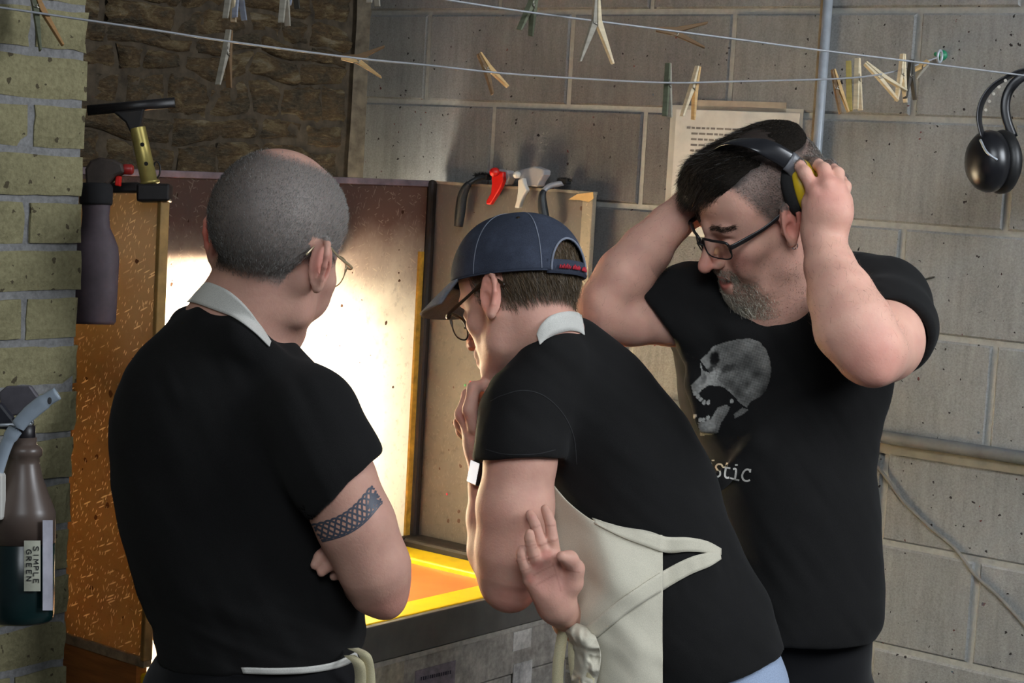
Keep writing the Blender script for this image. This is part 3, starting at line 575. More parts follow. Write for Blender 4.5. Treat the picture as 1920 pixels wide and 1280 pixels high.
# stickers left on the stand's boards
for nm, x0, y0, x1, y1, c in (('paper_residue', 964, 1186, 996, 1212, srgb(190, 186, 180)), ('paper_residue', 964, 1246, 996, 1290, srgb(186, 182, 178)), ('old_sticker', 690, 1222, 757, 1282, srgb(170, 160, 142)), ('printed_sticker', 780, 1258, 852, 1300, srgb(126, 116, 124))):
    q = [onp(x, y, E1, BF+.008) for x, y in ((x0, y0), (x1, y0), (x1, y1), (x0, y1))]; B_ = [p@E2 for p in q]; Zs = [p[2] for p in q]
    MB().boxE(BF+.005, BF+.0072, min(B_), max(B_), min(Zs), max(Zs)).build(nm, m_weather(nm+'_paper', c), booth)
mb = MB()
for k in range(14):
    p = onp(790+k*4.2, 1272-k*.95, E1, BF+.0078); mb.box(p, E2, EZ, E1, .0012+.0006*(k % 3), .0035, .0003)
mb.build('sticker_print', simple('sticker_ink', srgb(60, 54, 66), .9), booth)

MB().prism([rp(x, y, .0095) for x, y in ((1066, 374), (1082, 364), (1112, 360), (1113, 372), (1104, 379), (1088, 375))], E2, .0015).build('tape_flap', simple('amber_tape', srgb(206, 168, 110), .4, 0, .2, 30, .1, kind='pos'), booth)
for x, y, c in ((882, 716, srgb(220, 60, 80)), (875, 736, srgb(220, 60, 80)), (838, 926, srgb(220, 60, 80)), (872, 722, srgb(90, 190, 110))): MB().lathe(rp(x, y, .0006), -E2, [(.003, 0), (.0025, .0008), (.0004, .001)], 9).build('paint_spot', simple('paint_spot', c, .5), booth)

# ================================================================ solid modelling for bodies and cloth
# shapes are summed as distance fields in metres (camera-aligned axes: x right, y up, z away), then meshed once
class Solid:
    def __init__(s): s.p = []
    def _add(s, fn, lo, hi, k, op): s.p.append((fn, np.array(lo, float), np.array(hi, float), k, op)); return s
    def rc(s, a, ra, b, rb, k=.01, op='+', zs=1.0):         # tapered capsule
        a = np.array(a, float); b = np.array(b, float)
        A, Bv = a.copy(), b.copy(); A[2] /= zs; Bv[2] /= zs; ba = Bv-A; bb = float(ba@ba)+1e-12
        def fn(X, Y, Z):
            x, y, z = X-A[0], Y-A[1], Z/zs-A[2]; t = np.clip((x*ba[0]+y*ba[1]+z*ba[2])/bb, 0, 1)
            return np.sqrt((x-t*ba[0])**2+(y-t*ba[1])**2+(z-t*ba[2])**2) - (ra+(rb-ra)*t)
        r = max(ra, rb); R = np.array([r, r, r*zs])
        return s._add(fn, np.minimum(a, b)-R, np.maximum(a, b)+R, k, op)
    def chain(s, pts, rad, k=.01, op='+', zs=1.0):
        for i in range(len(pts)-1): s.rc(pts[i], rad[i], pts[i+1], rad[i+1], k, op, zs)
        return s
    def ell(s, c, r, B=None, k=.01, op='+'):                 # ellipsoid, B columns = axes
        c = np.array(c, float); r = np.array(r, float); B = np.eye(3) if B is None else B
        def fn(X, Y, Z):
            x, y, z = X-c[0], Y-c[1], Z-c[2]
            q = [(B[0, i]*x+B[1, i]*y+B[2, i]*z) for i in range(3)]
            k0 = np.sqrt((q[0]/r[0])**2+(q[1]/r[1])**2+(q[2]/r[2])**2)+1e-6; k1 = np.sqrt((q[0]/r[0]**2)**2+(q[1]/r[1]**2)**2+(q[2]/r[2]**2)**2)+1e-6
            return k0*(k0-1)/k1
        R = np.sqrt(((B*r)**2).sum(1)); return s._add(fn, c-R, c+R, k, op)
    def half(s, c, n, lo, hi, k=.002, op='&'):               # keep the side n.p < n.c inside the box
        c = np.array(c, float); n = np.array(n, float); n /= np.linalg.norm(n)
        return s._add(lambda X, Y, Z: n[0]*(X-c[0])+n[1]*(Y-c[1])+n[2]*(Z-c[2]), lo, hi, k, op)
    def loft(s, lev, k=.02, op='+', e=2.4):                  # lev rows: y, xl, xr, zc, zhalf   (metres)
        L = np.array(sorted(lev, key=lambda q: q[0]), float); yy = np.linspace(L[0, 0], L[-1, 0], 240)
        def sm(v):
            o = np.interp(yy, L[:, 0], v); w = np.ones(9)/9; return np.convolve(np.pad(o, 4, 'edge'), w, 'valid')
        xl, xr, zc, zh = [sm(L[:, i]) for i in (1, 2, 3, 4)]
        def fn(X, Y, Z):
            Yf = Y.ravel(); g = lambda v: np.interp(Yf, yy, v).reshape(Y.shape).astype(np.float32)
            a, c, b, zz = g((xr-xl)/2), g((xr+xl)/2), g(zh), g(zc)
            q = (np.abs((X-c)/a)**e + np.abs((Z-zz)/b)**e)**(1/e)
            d = (q-1)*np.minimum(a, b)
            return np.maximum(d, np.maximum(Y-yy[-1], yy[0]-Y))
        return s._add(fn, (xl.min(), yy[0], (zc-zh).min()), (xr.max(), yy[-1], (zc+zh).max()), k, op)
    def mesh(s, h):
        adds = [p for p in s.p if p[4] == '+']
        lo = np.min([p[1] for p in adds], 0)-4*h; hi = np.max([p[2] for p in adds], 0)+4*h
        n = np.ceil((hi-lo)/h).astype(int)+1
        ax = [(lo[i]+h*np.arange(n[i])).astype(np.float32) for i in range(3)]
        F = np.full(n, .05, np.float32)
        for fn, l, u, k, op in s.p:
            mg = max(k, 0)+3*h
            i0 = np.clip(np.floor((l-mg-lo)/h).astype(int), 0, n-1); i1 = np.clip(np.ceil((u+mg-lo)/h).astype(int)+1, 1, n)
            if (i1 <= i0).any(): continue
            sl = tuple(slice(i0[q], i1[q]) for q in range(3))
            d = fn(ax[0][sl[0]][:, None, None], ax[1][sl[1]][None, :, None], ax[2][sl[2]][None, None, :]).astype(np.float32)
            f = F[sl]; d = np.broadcast_to(d, f.shape)
            if op == '+':
                hh = np.maximum(k-np.abs(f-d), 0)/k; F[sl] = np.minimum(f, d) - hh*hh*(k*.25)
            else:
                if op == '-': d = -d
                hh = np.maximum(k-np.abs(f-d), 0)/k; F[sl] = np.maximum(f, d) + hh*hh*(k*.25)
        ins = F < 0; n = np.array(F.shape)
        c = np.zeros(n-1, np.uint8)
        for dx in (0, 1):
            for dy in (0, 1):
                for dz in (0, 1): c += ins[dx:n[0]-1+dx, dy:n[1]-1+dy, dz:n[2]-1+dz]
        act = np.argwhere((c > 0) & (c < 8)); nc = n-1
        flat = (act[:, 0]*nc[1]+act[:, 1])*nc[2]+act[:, 2]
        val = {}; 
        for dx in (0, 1):
            for dy in (0, 1):
                for dz in (0, 1): val[(dx, dy, dz)] = F[act[:, 0]+dx, act[:, 1]+dy, act[:, 2]+dz]
        acc = np.zeros((len(act), 3), np.float32); cnt = np.zeros(len(act), np.float32)
        for a in val:
            for q in range(3):
                if a[q] == 0:
                    b = list(a); b[q] = 1; b = tuple(b); va, vb = val[a], val[b]; m_ = (va < 0) != (vb < 0)
                    t = np.where(m_, va/(np.where(m_, va-vb, 1)), 0); pos = np.tile(np.array(a, np.float32), (len(act), 1)); pos[:, q] = t
                    acc += pos*m_[:, None]; cnt += m_
        V = lo + h*(act + acc/cnt[:, None])
        quads = []
        for q in range(3):
            o = [i for i in range(3) if i != q]
            sa = [slice(0, n[0]), slice(0, n[1]), slice(0, n[2])]; sb = list(sa); sa[q] = slice(0, n[q]-1); sb[q] = slice(1, n[q])
            ia, ib = ins[tuple(sa)], ins[tuple(sb)]; e = np.argwhere(ia != ib)
            e = e[(e[:, o[0]] > 0) & (e[:, o[1]] > 0) & (e[:, o[0]] < nc[o[0]]) & (e[:, o[1]] < nc[o[1]])]
            sgn = ia[e[:, 0], e[:, 1], e[:, 2]]
            idx = []
            for d0, d1 in ((0, 0), (1, 0), (1, 1), (0, 1)):
                cc = e.copy(); cc[:, o[0]] -= d0; cc[:, o[1]] -= d1; idx.append(np.searchsorted(flat, (cc[:, 0]*nc[1]+cc[:, 1])*nc[2]+cc[:, 2]))
            Q = np.stack(idx, 1); flip = sgn if q != 1 else ~sgn
            Q[flip] = Q[flip][:, ::-1]; quads.append(Q)
        Q = np.vstack(quads)[:, ::-1]
        # keep only the largest pieces (drop crumbs) is not needed: shapes overlap by design
        return V, Q
def relax(V, Q, it=1, w=.5):
    for _ in range(it):
        S = np.zeros_like(V); c = np.zeros(len(V))
        for a, b in ((0, 1), (1, 2), (2, 3), (3, 0)):
            for i, j in ((a, b), (b, a)):
                for q in range(3): S[:, q] += np.bincount(Q[:, i], V[Q[:, j], q], len(V))
                c += np.bincount(Q[:, i], minlength=len(V))
        V = V*(1-w) + w*S/np.maximum(c, 1)[:, None]
    return V
def vnormals(V, Q):                                          # outward normals of the camera-axes mesh
    fn = np.cross(V[Q[:, 2]]-V[Q[:, 0]], V[Q[:, 3]]-V[Q[:, 1]]); N = np.zeros_like(V)
    for i in range(4):
        for q in range(3): N[:, q] += np.bincount(Q[:, i], fn[:, q], len(V))
    N = N/(np.linalg.norm(N, axis=1, keepdims=True)+1e-12)
    return -N                                                # mirrored axes
def basis(r, f, up=(0, 1, 0)):                               # columns right, forward, up in camera axes
    f = np.array(f, float); f /= np.linalg.norm(f)
    if r is not None: r = np.array(r, float); r -= f*(r@f); r /= np.linalg.norm(r)
    u = np.array(up, float); u -= f*(u@f)
    if r is not None: u -= r*(u@r)
    u /= np.linalg.norm(u)
    if r is None:
        r = -np.cross(f, u)                                  # left-handed axes
    return np.stack([r, f, u], 1)
def sstep(a, b, x): t = np.clip((x-a)/(b-a), 0, 1); return t*t*(3-2*t)

class Frame:                                                 # head frame: local metres -> camera axes
    def __init__(s, c, B, sc=1.0): s.c, s.B, s.s = np.array(c, float), B, sc
    def __call__(s, *p):
        p = np.array(p[0] if len(p) == 1 else p, float); return s.c + (p*s.s)@s.B.T
    def inv(s, P): return (np.asarray(P)-s.c)@s.B/s.s
    def w(s, *p): return c2w(s(*p))
def ear(S, H, side, fl=.42, ey=0., ez=0.):
    s = H.s*1.1
    def q(a, b, o=0): a, b = a*1.12, b*1.1; return H(side*(.0795+.004+a*fl+o), -.012+ey-a*(.98-.28*fl/.42*1.0 if fl < .5 else .62)-b*.22, b-.004+ez)
    S.ell(q(.003, .002), np.array([.0055, .0165, .030])*s, H.B@np.array([[1, side*.40, 0], [-side*.40, 1, -.2], [0, .2, 1]])/1.1, .006)
    hx = [(-.010, .000), (-.013, .013), (-.008, .026), (.003, .032), (.014, .027), (.019, .015), (.018, .001), (.012, -.014), (.004, -.025)]
    S.chain([q(a, b, .002) for a, b in hx], [r*s for r in (.003, .0034, .0038, .004, .004, .0038, .0036, .0036, .0055)], .003)
    S.ell(q(.001, -.025, .001), np.array([.005, .007, .008])*s, H.B, .004)
    S.ell(q(-.001, -.003, .0085), np.array([.0055, .0072, .011])*s, H.B, .004, '-')
    S.chain([q(-.001, .019, .006), q(.007, .014, .007), q(.010, .006, .007)], [.0022*s]*3, .003, '-')
    S.ell(q(-.011, -.006, .002), np.array([.004, .004, .006])*s, H.B, .004)
def head(S, H, open_mouth=0., brow=1.0, nose=1.0, cheek=1.0, fl=.42, ey=0., ez=0.):
    s, B = H.s, H.B; E_ = lambda c, r, k=.012, op='+': S.ell(H(*c), np.array(r)*s, B, k*s, op)
    R_ = lambda a, ra, b, rb, k=.012, op='+': S.rc(H(*a), ra*s, H(*b), rb*s, k*s, op)
    E_((0, -.016, .052), (.0765, .098, .083), .02); E_((0, -.045, .030), (.068, .066, .066), .03)
    E_((0, .040, .050), (.063, .050, .062), .03); E_((0, .036, -.012), (.064*(.6+.4*cheek), .054, .062), .03)
    E_((0, .040, -.058), (.050, .050, .046), .03)
    for x in (-1, 1):
        R_((x*.058, -.002, -.030), .018, (x*.050, .018, -.068), .016, .025); R_((x*.050, .018, -.068), .016, (x*.016, .076, -.096), .015, .025)
        E_((x*.047, .060, -.020), (.020*cheek, .020*cheek, .017*cheek), .02)                                      # cheekbone
        E_((x*.040*cheek, .072*cheek, -.048), (.018*cheek, .018*cheek, .022), .02)
    E_((0, .078, -.095), (.022, .019, .018), .02)                                               # chin
    R_((-.036, .083, .027), .0095*brow, (0, .090, .024), .009*brow, .014); R_((.036, .083, .027), .0095*brow, (0, .090, .024), .009*brow, .014)
    for x in (-1, 1):
        E_((x*.032, .103, .006), (.020, .017, .0115), .014, '-')
        E_((x*.031, .0800, .004), (.0135, .0128, .0120), .003)                                  # lidded eye
        S.rc(H(x*.019, .0925, .0005), .0012*s, H(x*.043, .0870, .0005), .0012*s, .002, '-')      # lid slit
    R_((0, .092, .016), .0085, (0, .1135+.035*(nose-1), -.024), .0095*(.6+.4*nose), .010); E_((0, .116+.045*(nose-1), -.031), (.0105*(.5+.5*nose), .0125, .0105*(.5+.5*nose)), .008)
    for x in (-1, 1):
        E_((x*.0125, .105, -.033), (.0072, .0105, .0078), .006); E_((x*.0062, .112, -.0395), (.0034, .0052, .0040), .002, '-')
    # mouth
    o = open_mouth
    E_((0, .092, -.056), (.026, .015, .012), .012); E_((0, .092, -.074-.006*o), (.022, .014, .010), .012)
    R_((-.018, .097, -.0625), .0042, (0, .1035, -.0605), .0048, .005); R_((.018, .097, -.0625), .0042, (0, .1035, -.0605), .0048, .005)
    R_((-.015, .095, -.071-.008*o), .0052, (.015, .095, -.071-.008*o), .0052, .006); E_((0, .0995, -.0712-.008*o), (.012, .006, .0055), .005)
    R_((-.021, .098, -.0665-.003*o), .0012+.004*o, (.021, .098, -.0665-.003*o), .0012+.004*o, .003, '-')
    if o: E_((0, .101, -.0665-.004*o), (.014, .016, .0035+.0045*o), .003, '-')
    ear(S, H, 1, fl, ey, ez); ear(S, H, -1, fl, ey, ez)

def skin_mat(name, sss=.12):
    mt, nt, N, L, b = nodes_of(name); at_ = N.new('ShaderNodeVertexColor'); at_.layer_name = 'Col'
    v = coord(nt, 'obj'); fine = noise(nt, v, 420, 2); big = noise(nt, v, 38, 3)
    c = mix(nt, .16, at_.outputs['Color'], ramp(nt, big, [(.35, (.30, .10, .075)), (.65, (.62, .42, .34))]), 'OVERLAY')
    L.new(c, b.inputs['Base Color']); b.inputs['Roughness'].default_value = .58; b.inputs['Specular IOR Level'].default_value = .32
    b.inputs['Subsurface Weight'].default_value = sss; b.inputs['Subsurface Radius'].default_value = (1, .3, .15); b.inputs['Subsurface Scale'].default_value = .006
    bump(nt, b, noise(nt, v, 240, 3), .3, .0014); return mt
def cloth_mat(name, c, rough=.9, wv=900, var=.25, sheen=.1, bstr=.25, vscale=7):
    mt, nt, N, L, b = nodes_of(name); v = coord(nt, 'obj'); n = noise(nt, v, vscale, 4); c = np.array(c)
    fine = noise(nt, v, wv, 1)
    k = ramp(nt, n, [(.3, tuple(c*(1-var))), (.7, tuple(np.minimum(c*(1+var), 1)))]); k = mix(nt, .3, k, ramp(nt, fine, [(.3, tuple(c*.5)), (.7, tuple(np.minimum(c*1.5, 1)))]))
    L.new(k, b.inputs['Base Color']); b.inputs['Roughness'].default_value = rough; b.inputs['Specular IOR Level'].default_value = .15
    b.inputs['Sheen Weight'].default_value = sheen; b.inputs['Sheen Roughness'].default_value = .5
    bump(nt, b, fine, bstr, .0006); return mt
M_SHIRT = cloth_mat('black_jersey', (.0105, .0102, .0102), .95, var=.2, sheen=.03)
M_TROUSER = cloth_mat('black_denim', (.006, .006, .007), .9)
M_APRON = cloth_mat('natural_canvas', srgb(196, 190, 172), .9, 1400, .06, .1, .4)
M_SHOE = simple('black_leather', (.02, .02, .02), .4)
def solid_obj(name, S, h, mat, parent=None, origin=None, col=None, smooth=1, disp=None):
    V, Q = S.mesh(h)
    if smooth: V = relax(V, Q, smooth, .5)
    if disp is not None: V = V + vnormals(V, Q)*disp(V)[:, None]
    c = col(V, vnormals(V, Q)) if col is not None else None
    o = mesh_obj(name, c2w(V), Q, mat, parent, True, origin, c)
    return o, V, Q
def paint(V, base, brushes, nz=.05):
    C = np.tile(np.array(base, float), (len(V), 1)); C *= (1+nz*vnoise(V, 60, 3)[:, None]+nz*vnoise(V, 22, 5)[:, None])
    for c, r, colr, st in brushes:
        w = st*(1-sstep(.35, 1.0, np.linalg.norm(V-np.array(c), axis=1)/r)); C = C*(1-w[:, None]) + np.array(colr)*w[:, None]
    return np.clip(C, 0, 1)
def strands(name, root, nrm, dirs, length, width, mat, parent, seg=3, curl=.0, droop=.0, cols=None, seed=1):
    """fine tapering hairs; root/nrm/dirs in camera axes"""
    n = len(root); rg = np.random.default_rng(seed); P = root - nrm*.0008; d = dirs/np.linalg.norm(dirs, axis=1, keepdims=True)
    L = length if hasattr(length, '__len__') else np.full(n, length); L = L*rg.uniform(.7, 1.15, n)
    side = np.cross(d, rg.normal(size=(n, 3))); side /= np.linalg.norm(side, axis=1, keepdims=True)
    V = []; wv = rg.normal(size=(n, 3))*curl
    for i in range(seg+1):
        t = i/seg; w = width*(1-.75*t)
        V.append(P-side*w/2); V.append(P+side*w/2)
        d = d + wv + np.array([0, -droop, 0]); d /= np.linalg.norm(d, axis=1, keepdims=True); P = P + d*(L/seg)[:, None]
    V = np.stack(V, 1).reshape(-1, 3); m_ = 2*(seg+1); b = (np.arange(n)*m_)[:, None]
    F = np.vstack([b+np.array([2*i, 2*i+1, 2*i+3, 2*i+2]) for i in range(seg)])
    cc = None if cols is None else np.repeat(cols, m_, 0)
    return mesh_obj(name, c2w(V), F, mat, parent, True, None, cc)
def hair_mat(name, rough=.45):
    mt, nt, N, L, b = nodes_of(name); a = N.new('ShaderNodeVertexColor'); a.layer_name = 'Col'
    L.new(a.outputs['Color'], b.inputs['Base Color']); b.inputs['Roughness'].default_value = rough; b.inputs['Specular IOR Level'].default_value = .5; return mt
M_HAIR = hair_mat('hair_strands')
from mathutils.bvhtree import BVHTree
def bvh_of(V, Q): return BVHTree.FromPolygons([Vector(v) for v in c2w(V)], [tuple(int(i) for i in q) for q in Q])
def hit(bvh, x, y, off=.0006):                               # where the photo's pixel meets a surface
    D = Vector(ray(x, y)).normalized(); p, n, i, d = bvh.ray_cast(Vector(CAM), D)
    if p is None: return None, None
    if n.dot(D) > 0: n = -n
    return np.array(p+n*off), np.array(n)
def patch(rows, nu, nv, fold=None):                          # smooth sheet through a grid of control points
    rows = [spline(r, nu) for r in rows]; G = np.array([spline(np.array([r[i] for r in rows]), nv) for i in range(nu)])   # nu x nv
    G = G.transpose(1, 0, 2)
    V = G.reshape(-1, 3)
    if fold is not None: V = V + fold(V)
    F = np.array([(j*nu+i, j*nu+i+1, (j+1)*nu+i+1, (j+1)*nu+i) for j in range(nv-1) for i in range(nu-1)]); return V, F
def thicken(o, t, off=0):
    md = o.modifiers.new('thickness', 'SOLIDIFY'); md.thickness = t; md.offset = off; return o

def band(name, upper, lower, bvhs, mat, parent, off=.002, nu=40, nv=6, t=.0015, dmin=None):
    """a strip of cloth lying on the surfaces below it, edges given as photo pixels"""
    U, W = spline(np.array(upper, float), nu), spline(np.array(lower, float), nu); D = np.full((nv, nu), np.nan)
    X = np.array([[U[i]*(1-j/(nv-1))+W[i]*j/(nv-1) for i in range(nu)] for j in range(nv)])
    for j in range(nv):
        for i in range(nu):
            best = None
            for bv in bvhs:
                p, n = hit(bv, X[j, i, 0], X[j, i, 1], 0)
                if p is not None:
                    d = (p-CAM)@FW
                    if best is None or d < best: best = d
            if best is not None: D[j, i] = best
    for j in range(nv):
        ok = ~np.isnan(D[j])
        if ok.any(): D[j] = np.interp(np.arange(nu), np.nonzero(ok)[0], D[j][ok])
    good = ~np.isnan(D).any(1); D[~good] = np.nanmean(D)
    for _ in range(3):
        P_ = np.pad(D, 1, 'edge'); S_ = (P_[:-2, 1:-1]+P_[2:, 1:-1]+P_[1:-1, :-2]+P_[1:-1, 2:])/4; D = np.minimum(D, .5*D+.5*S_)
    V = np.array([at(X[j, i, 0], X[j, i, 1], D[j, i]-off) for j in range(nv) for i in range(nu)])
    F = np.array([(j*nu+i, j*nu+i+1, (j+1)*nu+i+1, (j+1)*nu+i) for j in range(nv-1) for i in range(nu-1)])
    return thicken(mesh_obj(name, V, F, mat, parent, True), t)
def ink_lines(name, lines, bvh, mat, parent, off=.0005):
    """printed or inked strokes laid on a surface: lines = (points px, width px)"""
    V = []; F = []
    for pts, w in lines:
        pts = np.array(pts, float); n = max(2, int(np.sum(np.linalg.norm(np.diff(pts, axis=0), axis=1))/2.5)+1); q = spline(pts, n) if len(pts) > 2 else np.linspace(pts[0], pts[-1], n)
        t = np.gradient(q, axis=0); t /= np.linalg.norm(t, axis=1, keepdims=True)+1e-9; nr = np.stack([-t[:, 1], t[:, 0]], 1); prev = None
        for i in range(n):
            a, _ = hit(bvh, *(q[i]+nr[i]*w/2), off); b, _ = hit(bvh, *(q[i]-nr[i]*w/2), off)
            if a is None or b is None: prev = None; continue
            V += [a, b]; k = len(V)
            if prev is not None: F.append((prev-2, prev-1, k-1, k-2))
            prev = k
    return mesh_obj(name, V, F, mat, parent)
def flat_print(name, fn, x0, y0, x1, y1, step, bvh, mat, parent, off=.0005, thr=.02):
    """print on cloth: fn(x, y) gives the ink strength, bare cloth stays bare"""
    xs = np.arange(x0, x1, step); ys = np.arange(y0, y1, step); G = fn(*np.meshgrid(xs, ys)); idx = {}; V = []; C = []; F = []
    def vid(j, i):
        if (j, i) not in idx:
            p, _ = hit(bvh, xs[i], ys[j], off)
            idx[(j, i)] = None if p is None else len(V)
            if p is not None: V.append(p); C.append(G[j, i])
        return idx[(j, i)]
    for j in range(len(ys)-1):
        for i in range(len(xs)-1):
            if G[j:j+2, i:i+2].max() > thr:
                q = [vid(j, i), vid(j, i+1), vid(j+1, i+1), vid(j+1, i)]
                if None not in q: F.append(q)
    return mesh_obj(name, V, F, mat, parent, False, None, np.array(C)[:, None]*np.ones(3))

# ================================================================ people
def w2c(P): P = np.asarray(P, float)-CAM; return np.array([P@RI, P@UP, P@FW])
def pr(px, d): return px*d/FPX
def lev(rows, d): return [((640-y)/FPX*d, (xl-960)/FPX*d, (xr-960)/FPX*d, zc, zh) for (y, xl, xr, zc, zh) in rows]
def pchain(S, rows, k=.01, op='+', zs=1.0):                  # rows: (x, y, depth, radius px)
    return S.chain([cm(x, y, d) for x, y, d, r in rows], [pr(r, d) for x, y, d, r in rows], k, op, zs)
def folds(V, amp, seed, ang=0., sx=30, sy=6):                # long soft creases
    c, s = math.cos(ang), math.sin(ang); U = np.stack([(V[:, 0]*c+V[:, 1]*s)*sx, (-V[:, 0]*s+V[:, 1]*c)*sy, V[:, 2]*12], 1)
    return amp*(vnoise(U, 1, seed)+.5*vnoise(U*2.1, 1, seed+1))
def legs(S, hips, feet, r0=.088, r1=.052):
    for hp, ft in zip(hips, feet):
        a = w2c(hp); b = w2c(ft); kn = (a+b)/2 + w2c(CAM+np.array([0, 0, .02]))
        S.chain([a, kn, b], [r0, r0*.74, r1], .03)
def shoe_obj(ft, fdir, parent):
    f = np.array([fdir[0], fdir[1], 0.]); f /= np.linalg.norm(f); r = np.array([f[1], -f[0], 0]); o = np.array([ft[0], ft[1], 0])
    mb = MB(); prof = [(-.09, .030, .075), (-.07, .036, .085), (0, .040, .085), (.05, .045, .062), (.11, .048, .045), (.16, .040, .036), (.185, .018, .022)]
    rings = []
    for y, hw, hz in prof:
        rings.append([o+f*y+r*math.cos(t)*hw+EZ*(max(0, math.sin(t))*hz+.001 if math.sin(t) > 0 else .001) for t in np.linspace(0, 2*math.pi, 14, endpoint=False)])
    V = [v for q in rings for v in q]; n = 14
    F = [(i*n+k, i*n+(k+1) % n, (i+1)*n+(k+1) % n, (i+1)*n+k) for i in range(len(prof)-1) for k in range(n)]+[tuple(range(n)), tuple((len(prof)-1)*n+k for k in range(n))]
    mb.add(V, F); return mb.build('shoe', M_SHOE, parent, True)
SKIN = np.array(srgb(212, 168, 150)); PINK = np.array(srgb(205, 130, 118)); DEEP = np.array(srgb(160, 105, 88))

# ---------------------------------------------------------------- person 1: arms crossed, seen from behind, left
H1 = Frame(cm(514, 470, 2.64), basis((.867, -.247, -.432), (.413, -.15, .902)), 1.05)
o1 = c2w(cm(470, 1000, 2.70)); o1[2] = 0
p1 = empty('person', o1, 'person in black T-shirt with crossed tattooed arms seen from behind beside the brick pier', 'person')
S = Solid(); head(S, H1, fl=.66)
pchain(S, [(492, 520, 2.655, 78), (452, 590, 2.665, 78), (428, 660, 2.68, 80)], .03)
S.rc(H1(0, .01, -.06), .052, cm(455, 610, 2.67), .05, .03)
pchain(S, [(425, 690, 2.70, 120), (430, 900, 2.71, 120), (470, 1200, 2.71, 120)], .05)
pchain(S, [(430, 720, 2.68, 90), (575, 790, 2.60, 70), (628, 900, 2.575, 69), (668, 985, 2.585, 66), (702, 1065, 2.60, 60), (712, 1105, 2.615, 50)], .03)
pchain(S, [(716, 1112, 2.615, 44), (728, 1132, 2.615, 24)], .02)
pchain(S, [(712, 1095, 2.62, 46), (640, 1085, 2.74, 42), (560, 1050, 2.84, 34), (500, 1010, 2.86, 28)], .02)
# left arm runs in front of the chest, its finger tips show below the right arm
pchain(S, [(300, 760, 2.76, 74), (285, 920, 2.80, 64), (310, 1060, 2.86, 52), (430, 1080, 2.90, 44), (560, 1050, 2.82, 34)], .02)
for pts in (((648, 1008, 2.66), (620, 1024, 2.615), (601, 1044, 2.600), (590, 1059, 2.597)), ((658, 1030, 2.66), (634, 1043, 2.615), (615, 1059, 2.602), (603, 1073, 2.599)), ((668, 1054, 2.67), (652, 1062, 2.635), (636, 1072, 2.62), (626, 1080, 2.615))):
    pchain(S, [(x, y, d, r) for (x, y, d), r in zip(pts, (13, 12.5, 11.5, 9))], .006)
def hair1(L):                                                # 0..1 hair cover, in head-local metres
    x, y, z = L[:, 0], L[:, 1], L[:, 2]
    back = sstep(-.052, -.030, z + .0*y)*(1-sstep(.020, .040, y - z*.25)); side = sstep(-.010, .012, z)*(1-sstep(.03, .055, y-z*.3))
    m_ = np.where(y < -.03, back, side); m_ = np.where((np.abs(x) > .075) & (z < .03) & (y > -.04), 0, m_)
    bald = (1-sstep(.75, 1.15, np.sqrt((x/.046)**2+((y+.012)/.066)**2)))*(z > .08)
    return m_*(1-.9*bald)
def col1(V, N):
    C = paint(V, SKIN*.92, [(H1(.09, -.015, 0), .035, PINK, .5), (H1(-.09, -.015, 0), .04, np.array(srgb(215, 105, 85)), .7), (cm(728, 1130, 2.6), .05, PINK, .35), (cm(595, 1060, 2.63), .03, PINK, .5)])  # left ear painted redder for backlight glowing through it
    L = H1.inv(V); w = hair1(L)*(np.linalg.norm(L, axis=1) < .2); gx = np.clip(.45+.5*L[:, 0]/.08, 0, 1)[:, None]; g = np.array(srgb(66, 63, 59))*(1-gx)+np.array(srgb(136, 134, 130))*gx  # scalp tone lightens to the right, side lighting put into the colour
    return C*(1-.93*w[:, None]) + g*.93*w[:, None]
M_SKIN = skin_mat('skin')
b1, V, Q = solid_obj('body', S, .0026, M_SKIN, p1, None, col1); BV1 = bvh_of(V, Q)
Nn = vnormals(V, Q); L = H1.inv(V); w = hair1(L)*(np.linalg.norm(L, axis=1) < .2)
idx = RNG.choice(np.nonzero(w > .12)[0], 60000); idx = idx[RNG.random(len(idx)) < w[idx]]
rt = V[idx]+RNG.normal(size=(len(idx), 3))*.0012; nn = Nn[idx]; comb = -H1.B[:, 2]*.9 + H1.B[:, 1]*.25
grey = np.clip(.45+.5*L[idx, 0]/.08+RNG.normal(size=len(idx))*.22, 0, 1)[:, None]  # hair paler on the right, the lit side painted into the strands
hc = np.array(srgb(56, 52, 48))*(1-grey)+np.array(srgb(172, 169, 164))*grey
strands('hair', rt, nn, nn*.55+comb*.9+RNG.normal(size=rt.shape)*.18, (.0052), .00040, M_HAIR, p1, 2, cols=hc)
